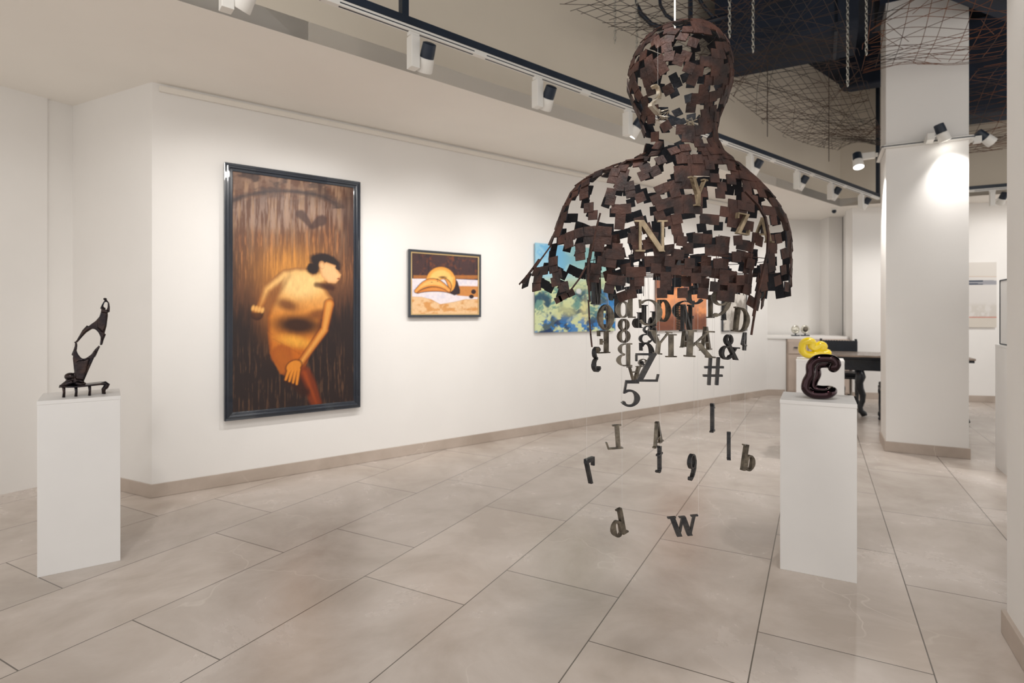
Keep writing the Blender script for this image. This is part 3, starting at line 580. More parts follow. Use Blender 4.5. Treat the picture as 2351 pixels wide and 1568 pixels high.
# ------------------------------------------------------------------ pedestals
def pedestal(p0, u, v, w, dpt, h, label):
    c = off(off(p0, u, w/2), v, dpt/2); rt = empty('display_pedestal', (c[0], c[1], 0)); tag(rt, label, 'pedestal', 'white display pedestals')
    P = [p0, off(p0, u, w), off(off(p0, u, w), v, dpt), off(p0, v, dpt)]
    MB().prism(P, 0, h-.02).build('plinth_body', M['white'], rt, bevel=.0015)
    e = .0015; cP = [off(off(p0, u, -e), v, -e), off(off(p0, u, w+e), v, -e), off(off(p0, u, w+e), v, dpt+e), off(off(p0, u, -e), v, dpt+e)]
    MB().prism(cP, h-.02, h).build('top_panel', M['white'], rt, bevel=.0015); return c
uL = (.813, .583); vL = (-.583, .813)
cL = pedestal((-2.403, 2.872), uL, vL, .347, .375, .893, 'white pedestal at the left carrying the bronze acrobats')
cR = pedestal((1.4046, 2.9735), dA, dB, .345, .35, .887, 'white pedestal right of the hanging bust carrying the maroon sculpture')
yP = fl(1828, 825, .90); cY = pedestal((yP[0], yP[1]), dA, dB, .40, .35, .90, 'white pedestal carrying the yellow sculpture, behind the maroon one')
# ------------------------------------------------------------------ bronze acrobats on the left pedestal
def Z7(x, y): return onplane(60+x/5.227, 660+y/5.227, off(cL, vL, -.06), uL)
def z7(x, y, e=0.): t, z, X, Y = Z7(x, y); return Vector((X+vL[0]*e, Y+vL[1]*e, z))
hz = .893; zb_ = z7(455, 1315).z; dz = hz-zb_
ac = empty('bronze_sculpture', (cL[0], cL[1], hz)); tag(ac, 'dark bronze sculpture of two acrobats balancing on a small bench, on the left pedestal', 'sculpture')
def zz(x, y, e=0.): v = z7(x, y, e); v.z += dz; return v
bb = MB()
vv = Vector((vL[0], vL[1], 0))
top = [zz(388, 1186, -.03), zz(450, 1170, -.04), zz(720, 1160, -.045), zz(955, 1148, -.04), zz(972, 1165, -.01)]
vs = []; 
for x, y, e0, e1 in ((392, 1188, -.005, .02), (430, 1178, -.035, .05), (600, 1176, -.045, .06), (760, 1160, -.045, .065), (890, 1146, -.042, .065), (945, 1144, -.035, .055), (962, 1154, -.03, .04)):
    vs += [zz(x, y, e0), zz(x, y, e1), zz(x, y+22, e1), zz(x, y+22, e0)]
fs = [(i*4+k, i*4+(k+1) % 4, i*4+4+(k+1) % 4, i*4+4+k) for i in range(6) for k in range(4)]+[(0, 1, 2, 3), (24, 25, 26, 27)]
bb.add(vs, fs).build('bench_top', M['bronze'], ac, smooth='auto', bevel=.003)
for x, y0, e in ((455, 1190, -.03), (600, 1186, -.03), (762, 1170, -.03)):
    a_ = zz(x, y0, e); MB().tube([a_, Vector((a_.x+.002, a_.y, (a_.z+hz)/2)), Vector((a_.x, a_.y, hz+.0005))], [.0075, .006, .007], 8).build('bench_leg', M['bronze'], ac, smooth=True)
sc_ = [zz(900, 1160), zz(945, 1152), zz(968, 1172), zz(955, 1200), zz(930, 1225), zz(930, 1245)]
sc_[-1].z = hz+.006; foot = zz(955, 1250); foot.z = hz+.004
MB().tube(sc_+[foot], [.008, .012, .015, .013, .011, .009, .006], 10).build('scroll_leg', M['bronze'], ac, smooth=True)
def remesh(o, vox, it=4):
    r = o.modifiers.new('remesh', 'REMESH'); r.mode = 'VOXEL'; r.voxel_size = vox; r.use_smooth_shade = True
    s_ = o.modifiers.new('smooth', 'SMOOTH'); s_.factor = .5; s_.iterations = it
def blade(mb, pts, th, e=0.): mb.slab([zz(x, y, e) for x, y in pts], vv*th)
f1 = MB()
blade(f1, [(600, 1100), (580, 1030), (560, 850), (572, 770), (600, 745), (622, 800), (655, 845), (690, 862), (730, 845), (790, 800), (835, 765), (815, 850), (770, 950), (735, 1030), (700, 1115), (650, 1150)], .017)
blade(f1, [(600, 1100), (600, 900), (640, 880), (700, 880), (760, 850), (730, 960), (690, 1110)], .026)
f1.tube([zz(575, 820), zz(590, 750), zz(600, 700), zz(598, 668)], [.013, .008, .006, .006], 10)
f1.tube([zz(800, 830), zz(845, 755), zz(880, 705)], [.013, .009, .005], 10)
f1.tube([zz(690, 1120), zz(640, 1140), zz(560, 1130), zz(500, 1150), zz(425, 1178)], [.018, .022, .024, .018, .007], 10)
f1.tube([zz(600, 1150, -.02), zz(660, 1160, -.03), zz(720, 1148, -.03)], [.012, .009, .007], 8)
f1.tube([zz(560, 1130, -.03), zz(470, 1160, -.035), zz(405, 1182, -.02)], [.012, .009, .006], 8)
f1.ball(zz(528, 1072), .025, sc=(1.1, 1, .85)); f1.ball(zz(505, 1078), .009); f1.tube([zz(540, 1090), zz(545, 1140)], .017, 10)
o_ = f1.build('lower_acrobat', M['bronze'], ac); remesh(o_, .0032)
f2 = MB()
blade(f2, [(905, 250), (935, 262), (978, 280), (982, 340), (965, 470), (940, 560), (918, 620), (895, 600), (868, 545), (830, 505), (785, 498), (730, 520), (690, 548), (720, 500), (770, 450), (835, 405), (880, 350), (898, 290)], .015)
blade(f2, [(905, 300), (970, 310), (955, 450), (920, 540), (860, 480), (860, 400)], .024)
f2.tube([zz(760, 480), zz(700, 530), zz(655, 590), zz(612, 650), zz(592, 664)], [.016, .012, .008, .0055, .005], 10)
f2.tube([zz(592, 664), zz(575, 660)], [.005, .003], 6)
f2.tube([zz(925, 560), zz(912, 630), zz(900, 690), zz(888, 688)], [.014, .008, .006, .005], 10)
f2.tube([zz(905, 262), zz(918, 215), zz(935, 180), zz(955, 165)], [.008, .005, .004, .005], 8)
f2.tube([zz(982, 300), zz(992, 235), zz(988, 190), zz(965, 163)], [.009, .006, .004, .005], 8)
f2.tube([zz(958, 168), zz(950, 148)], [.006, .006], 8); f2.ball(zz(947, 142), .0085, sc=(1.15, 1, .8)); f2.tube([zz(944, 262), zz(925, 240)], [.008, .003], 8)
o_ = f2.build('upper_acrobat', M['bronze'], ac); remesh(o_, .0028, 3)
# ------------------------------------------------------------------ looped tube sculptures
def catmull(P, n=10, closed=True):
    P = [Vector(p) for p in P]; out = []; m = len(P)
    for i in range(m):
        p0, p1, p2, p3 = P[(i-1) % m], P[i], P[(i+1) % m], P[(i+2) % m]
        for k in range(n):
            t = k/n; out.append(.5*((2*p1)+(-p0+p2)*t+(2*p0-5*p1+4*p2-p3)*t*t+(-p0+3*p1-3*p2+p3)*t**3))
    return out
def loopsculpt(name, label, pc_, zbase, pts, rad, m, d, nn):
    P = []
    Q = (pc_[0], pc_[1])
    for x, y, e in pts:
        t, z, X, Y = onplane(1740+x/3.41, 640+y/3.41, Q, d); P.append(Vector((X+nn[0]*e, Y+nn[1]*e, z)))
    P = catmull(P, 9); zmin = min(p.z for p in P)-rad; P = [Vector((p.x, p.y, p.z-zmin+zbase+.0005)) for p in P]
    o = MB().tube(P, rad, 22, True).build(name, m, None, smooth=True, origin=(pc_[0], pc_[1], zbase)); tag(o, label, 'sculpture'); return o
loopsculpt('loop_sculpture', 'glossy dark maroon looped tube sculpture on the right pedestal', off(cR, dB, -.03), .887,
    [(590, 712, -.03), (612, 680, -.035), (590, 648, -.035), (530, 637, -.035), (460, 645, -.035), (415, 690, -.035), (412, 760, -.035), (385, 815, -.035), (378, 870, -.035), (420, 908, -.035), (490, 918, -.035), (550, 913, -.03),
     (583, 897, .0), (560, 893, .032), (500, 893, .035), (440, 880, .035), (430, 835, .035), (458, 770, .035), (455, 720, .035), (480, 690, .035), (540, 685, .035), (575, 700, .02)], .0235, M['maroon'], dA, dB)
loopsculpt('loop_sculpture', 'glossy yellow looped tube sculpture on the pedestal behind the maroon one', cY, .90,
    [(425, 520, -.03), (395, 508, -.04), (358, 525, -.03), (345, 570, -.02), (365, 605, -.01), (405, 618, 0), (445, 612, .02), (480, 600, .03), (530, 612, .03), (545, 606, .05), (500, 585, .05), (515, 555, .04), (490, 540, .03), (450, 560, .01), (420, 548, -.01)], .036, M['yellow'], dA, dB)
# ------------------------------------------------------------------ desk, chairs, far things
def turned(mb, x, y, z0, z1, r=.018):
    h = z1-z0; mb.lathe([(r*.7, 0), (r*1.1, .02*h), (r*1.1, .06*h), (r*.6, .09*h), (r*1.3, .14*h), (r*1.3, .22*h), (r*.7, .26*h), (r*.9, .5*h), (r*.75, .78*h), (r*1.2, .82*h), (r*1.2, .9*h), (r*.8, h)], (x, y, z0), 14)
dk = empty('desk', (6.1, 7.4, 0), 0); tag(dk, 'dark carved antique desk with a brown top, half hidden by the column', 'desk')
Df = fl(1967, 955); D0 = (Df[0]-.10, Df[1]-.05)          # front left corner of the top
dw, dd = 1.28, .85
def dpt(a, b): return off(off(D0, dA, a), dB, b)
def drect(a0, a1, b0, b1): return [dpt(a0, b0), dpt(a1, b0), dpt(a1, b1), dpt(a0, b1)]
dx0 = -.22
MB().prism(drect(dx0, dw, 0, dd), .775, .80).build('tabletop', M['woodtop'], dk, bevel=.006)
MB().prism(drect(dx0+.01, dw-.01, .01, dd-.01), .745, .775).build('top_moulding', M['darkwood'], dk, bevel=.006)
MB().prism(drect(dx0+.06, dw-.06, .05, dd-.05), .60, .745).build('apron', M['darkwood'], dk, bevel=.004)
for a_, b_ in ((.10, .09), (dw-.12, .09), (dx0+.12, dd-.1), (dw-.12, dd-.1)):
    q = dpt(a_, b_); s_ = 1 if b_ < .3 else .8
    P = [(0, .60, .045), (.01, .52, .06), (-.012, .44, .05), (.0, .36, .045), (.035, .28, .038), (.03, .2, .032), (.005, .12, .028), (.01, .07, .034), (.045, .035, .04), (.055, .012, .035)]
    MB().tube([Vector((q[0]+k*.9, q[1]-k*.3, z)) for k, z, r in P], [r*s_ for k, z, r in P], 12).build('carved_leg', M['darkwood'], dk, smooth=True)
def chair(loc, rz, label, scallop=True):
    rt = empty('desk_chair', (0, 0, 0)); tag(rt, label, 'chair', 'dark leather chairs at the desk')
    w, d_, h = .25, .23, .46; L_ = []
    for sx in (-1, 1):
        for sy in (-1, 1):
            m_ = MB(); turned(m_, sx*(w-.02), sy*(d_-.02), 0, .42 if sy < 0 else .44); L_.append(m_.build('leg', M['darkwood'], rt, smooth=True))
    MB().box(-w, w, -d_, d_, .40, .44).build('seat_rail', M['darkwood'], rt, bevel=.005)
    MB().box(-w+.005, w-.005, -d_+.005, d_-.005, .44, .485).build('seat', M['leather'], rt, bevel=.015)
    for sx in (-1, 1): MB().frame_box((sx*(w-.02), d_-.0, .69), (.017, 0, 0), (0, .015, 0), (0, .03, .27)).build('back_post', M['darkwood'], rt, bevel=.004)
    bk = MB(); pts = [(-w, .66), (w, .66), (w, .92)]; n_ = 14
    for k in range(n_*4+1):
        x_ = w-2*w*k/(n_*4); pts.append((x_, .93+(.008*abs(math.sin(math.pi*k/4)) if scallop else 0)))
    pts.append((-w, .92)); bk.slab([Vector((x_, d_+.01, z_)) for x_, z_ in pts], (0, .022, 0)); bk.build('backrest', M['leather'], rt)
    m_ = MB()
    for sx in (-1, 1): m_.tube([(sx*(w-.02), -d_+.02, .12), (sx*(w-.02), d_-.02, .12)], .011, 8)
    m_.tube([(-w+.02, 0, .12), (w-.02, 0, .12)], .011, 8); m_.build('stretcher', M['darkwood'], rt, smooth=True)
    rt.location = (loc[0], loc[1], 0); rt.rotation_euler.z = rz; return rt
q = dpt(.05, 1.05); chair((q[0]-.12, q[1]+.12), -TH+math.radians(0), 'dark leather chair behind the desk with a scalloped top edge')
q = dpt(.535, -.30); chair((q[0], q[1]), math.pi-TH, 'dark chair in front of the desk, mostly hidden by the column', False)
# two round ornaments on the ledge
for i, u in enumerate((1826.5, 1848.5)):
    Yo = 9.42; x_ = (u-U0)/F*Yo; rt = empty('disc_ornament', (x_, Yo, zl+.0202)); tag(rt, ('left' if i == 0 else 'right')+' one of two small round silvery ornaments on the ledge', 'ornament', 'round ornaments on the ledge')
    MB().box(x_-.06, x_+.06, Yo-.035, Yo+.035, zl+.0205, zl+.04).build('base', M['navy2'], rt, bevel=.004)
    c_ = Vector((x_, Yo, zl+.13)); MB().tube([c_+Vector((math.cos(a)*.056, 0, math.sin(a)*.056)) for a in np.linspace(0, 2*math.pi, 28, endpoint=False)], .015, 10, True).build('ring', M['silver'], rt, smooth=True)
    MB().lathe([(.03, -.012), (.05, -.006), (.05, .006), (.03, .012)], c_, 20, (0, 1, 0)).build('hub', M['silver' if i == 0 else 'letter'], rt, smooth='auto')
    MB().tube([c_+Vector((0, 0, -.09)), c_+Vector((0, 0, -.07))], .012, 8).build('stem', M['navy2'], rt)
# back right: striped canvas, pedestal with white box
dR = ((R1[0]-R0[0]), (R1[1]-R0[1])); lr = math.hypot(*dR); dR = (dR[0]/lr, dR[1]/lr); nR = (dR[1], -dR[0])
q = onplane(2210, 600, R0, dR); rt = empty('canvas_painting', (q[2], q[3], 1.1)); tag(rt, 'pale striped canvas with grey and red bands on the back right wall', 'painting')
canvas('canvas', stripes, (2200, 400), 4.355, [(2195, 604), (2288, 601), (2288, 750), (2195, 753)], R0, dR, nR, .03, 90, 130, rt, .035)
wp = fl(2285, 1070); wq = (wp[0], wp[1]); hp = H-(790-V0)/F*wp[1]
pedestal(off(wq, dB, -.5), dA, dB, .45, .5, hp, 'tall white pedestal seen between the column and the right pillar')
x0 = off(off(wq, dA, .02), dB, -.45); rt = empty('display_case', (x0[0], x0[1], hp)); tag(rt, 'white lit box with thin black edges on the tall pedestal', 'display box')
hb = (790-645)/F*wp[1]
MB().prism([x0, off(x0, dA, .36), off(off(x0, dA, .36), dB, .39), off(x0, dB, .39)], hp+.0005, hp+hb).build('panel', M['white'], rt, bevel=.01)
fb = MB(); cx_ = [x0, off(x0, dA, .36), off(off(x0, dA, .36), dB, .39), off(x0, dB, .39)]
for i in range(4):
    a_, b_ = cx_[i], cx_[(i+1) % 4]
    for z_ in (hp+.006, hp+hb): fb.tube([(a_[0], a_[1], z_), (b_[0], b_[1], z_)], .0055, 6)
    fb.tube([(a_[0], a_[1], hp+.006), (a_[0], a_[1], hp+hb)], .0055, 6)
fb.build('edge_frame', M['navy2'], rt)
# ------------------------------------------------------------------ wire mesh sheets, chains and conduits
def sheet(name, label, P00, P10, P01, P11, sp_u, sp_v, zf, m, r=.0024, seed=1, extra=0.3, skew=.0, diag=1.1):
    rnd = random.Random(seed); P00, P10, P01, P11 = map(Vector, (P00, P10, P01, P11)); mb = MB()
    def S_(a, b):
        a = min(max(a, -.03), 1.0); b = min(max(b, -.04), 1.03)
        p_ = P00.lerp(P10, a).lerp(P01.lerp(P11, a), b); return Vector((p_.x, p_.y, p_.z+zf(a, b)))
    Lu = (P10-P00).length; Lv = (P01-P00).length; nu = int(Lu/sp_u); nv = int(Lv/sp_v)
    for i in range(nu+1):
        a = (i+rnd.uniform(-.2, .2))/nu; b0 = rnd.uniform(-.03, .04); b1 = 1+rnd.uniform(-.04, .03); sk = rnd.uniform(-.02, .02)+skew
        mb.tube([S_(a+sk*t, b0+(b1-b0)*t) for t in np.linspace(0, 1, 14)], r, 5)
    for j in range(nv+1):
        b = (j+rnd.uniform(-.2, .2))/nv; a0 = rnd.uniform(-.02, .03); a1 = 1+rnd.uniform(-.03, .02); sk = rnd.uniform(-.02, .02)
        mb.tube([S_(a0+(a1-a0)*t, b+sk*t)+Vector((0, 0, .006)) for t in np.linspace(0, 1, 22)], r, 5)
    for k in range(int((nu+nv)*extra)):
        a, b = rnd.random(), rnd.random(); an = rnd.choice([.5, -.6, 1.1, -1.1]); l = rnd.uniform(.2, .45)
        mb.tube([S_(a+math.cos(an)*l*t*Lv/Lu, b+math.sin(an)*l*t)+Vector((0, 0, -.008)) for t in np.linspace(0, 1, 8)], r*.9, 5)
    for k in range(int(nu*diag)):
        a, b = rnd.uniform(-.1, .8), rnd.choice([0, 1]); da = rnd.uniform(.15, .5)
        mb.tube([S_(a+da*t, (1-t) if b else t)+Vector((0, 0, -.012)) for t in np.linspace(0, 1, 14)], r, 5)
    o = mb.build('wire_mesh', m, None, smooth=True, origin=tuple(P00)); tag(o, label, 'wire mesh'); return o
g = lambda u, v, z: (lambda Y: ((u-U0)/F*Y, Y, z))(F*(z-H)/(V0-v))
# left / far sheet: rises towards the camera, sagging at the far end
sheet('m', 'large sagging rusty wire mesh hung under the dark ceiling behind the sculpture head', g(1296, 6, 3.85), g(1922, 352, 3.58), off(g(1296, 6, 3.85), dA, 1.7)+(3.93,), off(g(1922, 349, 3.58), dA, .62)+(3.62,),
      .115, .105, lambda a, b: .13*math.sin(a*7.0-.3)*(.45+.55*a)+.06*math.sin(b*5)*a, M['rust_rod_dark'], seed=3, extra=.5)
f0 = off(off(cA, dB, -.10), dA, -.2); f1_ = off(f0, dA, 1.05)
sheet('m', 'rusty wire mesh crossing in front of the top of the column', off(f0, dB, -1.7)+(3.80,), f0+(3.66,), off(f1_, dB, -1.7)+(3.80,), f1_+(3.60,),
      .12, .12, lambda a, b: .05*math.sin(a*6+1)+.03*math.sin(b*6), M['rust_rod'], seed=8, extra=.7, skew=.12)
p_ = off(off(cA, dA, cw+.10), dB, .05)
sheet('m', 'rusty wire mesh passing to the right of the column', p_+(3.60,), off(p_, dB, 2.9)+(3.42,), off(p_, dA, 1.2)+(3.64,), off(off(p_, dA, 1.6), dB, 2.9)+(3.42,),
      .13, .13, lambda a, b: .07*math.sin(a*8), M['rust_rod'], seed=22, extra=.5)
def chain(u, v0_, v1_, Y, label, link=.032, wire=.0035, ztop=ZT):
    a = at(u, v1_, Y); mb = MB(); z = a.z; k = 0
    while z < ztop-link:
        c_ = Vector((a.x, a.y, z+link/2)); ax = Vector((1, 0, 0)) if k % 2 else Vector((0, 1, 0))
        pts = []
        for t in np.linspace(0, 2*math.pi, 12, endpoint=False): pts.append(c_+ax*math.cos(t)*link*.3+Vector((0, 0, 1))*(math.sin(t)*link*.62))
        mb.tube(pts, wire, 5, True); z += link*.92; k += 1
    o = mb.build('chain', M['chain'], None, smooth=True, origin=tuple(a)); tag(o, label, 'chain', 'steel chains holding the wire mesh'); return o
for u, v1_, Y, lab in ((1412, 100, 5.2, 'steel chain hanging through the mesh, first from the left'), (1462, 135, 5.4, 'steel chain hanging through the mesh just left of the sculpture head'),
                       (1675, 86, 4.3, 'bright steel chain over the right side of the sculpture head'), (1729, 120, 4.6, 'bright steel chain ending against the mesh right of the head'),
                       (1946, 198, 5.0, 'longest bright steel chain, left of the column'), (1989, 126, 4.7, 'bright steel chain nearest the column')):
    chain(u, 0, v1_, Y, lab)
for u, v0_, v1_, Y, lab in ((1762, 130, 314, 6.0, 'thin straight hanging wire right of the sculpture head'), (1903, 215, 371, 6.2, 'thin straight hanging wire below the far end of the mesh')):
    a = at(u, v1_, Y); o = MB().tube([a, Vector((a.x, a.y, ZT))], .004, 6).build('hanging_wire', M['rust_rod_dark'], None, origin=tuple(a)); tag(o, lab, 'wire')
# bent black conduits behind the head
Yk = 5.6; cdt = empty('conduit_frame', tuple(at(1585, 55, Yk))); tag(cdt, 'black bent conduits on a post above the sculpture head', 'conduit')
MB().tube([at(u, v, Yk) for u, v in ((1448, -60), (1452, -25), (1458, 5), (1472, 32), (1495, 55), (1525, 66), (1560, 64), (1600, 56), (1640, 45), (1680, 34))], .022, 10).build('outer_conduit', M['navy2'], cdt, smooth=True)
MB().tube([at(u, v, Yk) for u, v in ((1514, -60), (1513, -20), (1516, 12), (1530, 36), (1552, 50), (1585, 55))], .016, 10).build('inner_conduit', M['navy2'], cdt, smooth=True)
MB().tube([at(u, v, Yk) for u, v in ((1585, 56), (1585, -95))], .026, 4).build('post', M['navy2'], cdt)
MB().tube([at(u, v, Yk) for u, v in ((1590, -60), (1598, -15), (1615, 14), (1640, 44))], .018, 10).build('side_conduit', M['navy2'], cdt, smooth=True)
# ------------------------------------------------------------------ hanging bust of welded steel squares
YB = 1.9; K = YB/F
def ux(u): return (u-U0)*K
def vz(v): return H-(v-V0)*K
prof = [(63, 1548, 1592, .9), (66, 1528, 1608, .9), (72, 1508, 1626, .9), (84, 1488, 1643, .92), (100, 1473, 1656, .95), (120, 1460, 1666, .98), (150, 1448, 1673, 1.0), (180, 1443, 1675, 1.0), (205, 1446, 1673, 1.0), (230, 1455, 1666, .98),
        (255, 1465, 1656, .95), (280, 1473, 1646, .9), (305, 1479, 1642, .88), (330, 1483, 1646, .85), (348, 1478, 1654, .82), (362, 1462, 1664, .78), (374, 1436, 1680, .70), (384, 1408, 1694, .62), (395, 1375, 1709, .55),
        (408, 1347, 1725, .50), (425, 1328, 1743, .47), (445, 1311, 1762, .45), (470, 1296, 1782, .44), (500, 1283, 1799, .43), (530, 1274, 1808, .42), (560, 1261, 1811, .41), (590, 1243, 1811, .40), (620, 1219, 1811, .38), (650, 1196, 1811, .36), (680, 1176, 1811, .35), (712, 1160, 1811, .35)]
PV = np.array(prof, float)
def sect(v): 
    xl = np.interp(v, PV[:, 0], PV[:, 1]); xr = np.interp(v, PV[:, 0], PV[:, 2]); dr = np.interp(v, PV[:, 0], PV[:, 3])
    return ux((xl+xr)/2), (xr-xl)/2*K, (xr-xl)/2*K*dr
torso = np.array([(520, 1372, 1762), (560, 1356, 1764), (600, 1350, 1760), (640, 1350, 1754), (680, 1352, 1748), (715, 1354, 1742)], float)
def sect_t(v):
    xl = np.interp(v, torso[:, 0], torso[:, 1]); xr = np.interp(v, torso[:, 0], torso[:, 2]); return ux((xl+xr)/2), (xr-xl)/2*K, .185
def wrapn(a, v, s_): return float(vn(np.array([a*s_]), np.array([v*s_]), 50)[0])
def plate(mb, c, t1, t2, n, h1, h2, th, rot):
    c_, s_ = math.cos(rot), math.sin(rot); e1 = t1*c_+t2*s_; e2 = t2*c_-t1*s_
    mb.frame_box(c, e1*h1, e2*h2, n*th)
def shell(fn, v0, v1, cell, keep, clip, seed, parts, size=.525, jit=1.0):
    rnd = random.Random(seed); v = v0; row = 0
    def pos(ph, vv): cx, a, b = fn(vv); return Vector((cx+a*math.cos(ph), YB+b*math.sin(ph), vz(vv)))
    while v < v1:
        cx, a, b = fn(v); per = math.pi*(3*(a+b)-math.sqrt((3*a+b)*(a+3*b))); n = max(4, int(round(per/cell)))
        ph = rnd.random()*6.28; tot = 0
        # equal arc steps round the ellipse
        T = np.linspace(0, 2*math.pi, 241); arc = np.concatenate([[0], np.cumsum(np.hypot(np.diff(a*np.cos(T)), np.diff(b*np.sin(T))))])
        o0 = rnd.choice([0, .5, .5, .33])*cell
        run = 0
        for k in range(n):
            s_ = (o0+k*arc[-1]/n) % arc[-1]; f = float(np.interp(s_, arc, T))
            kp = keep+(.14 if 250 < v < 375 else (-.10 if v > 590 else 0))+(.16 if run == 0 else (-.14 if run > 1 else 0))
            if rnd.random() > kp: run = 0; continue
            run += 1
            sh = lambda q: (float(vn(np.array([math.cos(q)*1.9+seed]), np.array([v*.003+math.sin(q)*1.5]), 7)[0])-.5)*58*jit*(.25 if v < 120 else 1)
            vv = v+sh(f)-(20 if v > 600 else 0); vv = max(v0, min(v1, vv)); p0 = pos(f, vv)
            if inhole(U0+F*p0.x/p0.y, V0-F*(p0.z-H)/p0.y, .90 if p0.y < YB else .80): continue
            if not clip(U0+p0.x/K, vv, p0): continue
            t1 = (pos(f+.02, vv)-pos(f-.02, vv)).normalized(); t2 = (pos(f, vv+2)-pos(f, vv-2))
            if t2.length < 1e-6: continue
            t2.normalize(); nn_ = t1.cross(t2); 
            if nn_.length < 1e-4: continue
            nn_.normalize(); t2 = nn_.cross(t1)
            ds_ = math.hypot(a*math.sin(f), b*math.cos(f))*.04; rot = -math.atan2((sh(f+.02)-sh(f-.02))*K, ds_)*float(np.sign(t2.z) or 1); rot = max(-.42, min(.42, rot))+rnd.uniform(-.03, .03)
            h = cell*size*rnd.uniform(.97, 1.05); h2 = h
            key = parts(U0+p0.x/K, vv)
            key_mb = SH.setdefault(key, MB()); plate(key_mb, p0+nn_*rnd.uniform(-.002, .002), t1, t2, nn_, h2 if rnd.random() < .5 else h, h, .0018, rot)
        # advance by arc length along the profile
        c0 = sect(v) if fn is sect else fn(v); step = 1.0
        while True:
            c1_ = fn(v+step); ds = math.hypot(step*K, .72*(abs(c1_[1]-c0[1])))
            if ds >= cell*.93 or v+step >= v1+1: break
            step += .5
        v += step; row += 1
SH = {}
HOLES = [(1617, 117, 15, 23), (1548, 156, 15, 9), (1568, 163, 10, 11), (1528, 189, 13, 12), (1566, 202, 16, 13), (1556, 232, 13, 12), (1510, 230, 20, 22), (1543, 258, 12, 12), (1576, 265, 7, 22), (1645, 237, 8, 31), (1512, 286, 16, 13), (1489, 324, 11, 16), (1538, 316, 22, 24), (1576, 329, 18, 9), (1596, 349, 15, 14), (1624, 316, 8, 11), (1545, 383, 8, 15), (1660, 385, 15, 16), (1454, 393, 14, 12), (1622, 161, 10, 8), (1607, 253, 10, 16), (1477, 209, 4, 13), (1602, 135, 15, 10), (1599, 176, 9, 10), (1558, 99, 13, 12), (1378, 427, 32, 18), (1318, 473, 12, 24), (1526, 407, 11, 21), (1488, 421, 26, 15), (1370, 461, 17, 18), (1427, 464, 21, 15), (1393, 502, 15, 21), (1309, 519, 19, 14), (1338, 502, 12, 12), (1477, 479, 21, 12), (1494, 502, 15, 15), (1456, 395, 12, 7), (1615, 407, 15, 12), (1662, 395, 18, 18), (1633, 433, 19, 18), (1587, 441, 17, 15), (1650, 464, 27, 17), (1630, 482, 18, 12), (1549, 488, 12, 8), (1746, 496, 16, 16), (1760, 461, 12, 17), (1792, 519, 12, 19), (1751, 580, 21, 24), (1786, 600, 14, 27), (1662, 534, 32, 15), (1676, 566, 9, 15), (1534, 545, 18, 21), (1575, 511, 8, 14), (1436, 525, 17, 11), (1439, 554, 15, 15), (1474, 542, 12, 18), (1563, 569, 15, 11), (1604, 574, 21, 14), (1639, 592, 15, 15), (1445, 586, 9, 12), (1491, 580, 18, 12), (1532, 586, 17, 9), (1465, 612, 9, 12), (1419, 618, 15, 9), (1491, 638, 16, 23), (1679, 612, 15, 15), (1320, 548, 9, 18), (1251, 589, 18, 24), (1297, 595, 24, 24), (1341, 600, 9, 12), (1265, 629, 9, 12), (1306, 632, 12, 9), (1384, 563, 6, 18), (1367, 595, 9, 18), (1387, 623, 9, 9), (1633, 647, 9, 12), (1737, 525, 12, 9), (1699, 623, 9, 9), (1795, 647, 8, 14), (1731, 641, 9, 9), (1728, 673, 9, 7), (1705, 542, 9, 9), (1723, 548, 9, 12), (1384, 667, 10, 15), (1517, 641, 6, 12), (1543, 641, 14, 12)]
def inhole(u, v, k): return any(abs(u-x) < a+9 and abs(v-y) < b+9 and ((u-x)/(a*k+2.5))**2+((v-y)/(b*k+2.5))**2 < 1 for x, y, a, b in HOLES)
def clipA(u, v, p):
    if v > (672 if u < 1745 else 704)+9*math.sin(u*.05): return False
    if u < 1350 and v > 470:
        lim = 652+(u-1195)*.30 if u < 1290 else 690-(u-1290)*1.25       # ragged lower edge of the left arm
        if v > lim: return False
    if 1350 <= u < 1745 and v > 655 and p.y < YB: return v < 668
    return True
def partA(u, v):
    if v < 262: return 'head_shell'
    if v < 365: return 'neck_shell'
    if u < 1345 and v > 420: return 'left_arm_shell'
    if u > 1752 and v > 470: return 'right_arm_shell'
    return 'torso_shell'
bust = empty('hanging_bust', (ux(1568), YB, vz(62))); tag(bust, 'large rusty openwork head and shoulders welded from small steel squares, hung from the ceiling', 'sculpture')
shell(sect, 64, 702, .0295, .67, clipA, 5, partA)
def clipT(u, v, p): return v < 684+12*math.sin(u*.09) or (u > 1680 and v < 712)
def clipT2(u, v, p): return clipT(u, v, p) and (p.y < YB or v < 640)
shell(sect_t, 560, 716, .0295, .40, clipT2, 17, lambda u, v: 'inner_torso_shell')
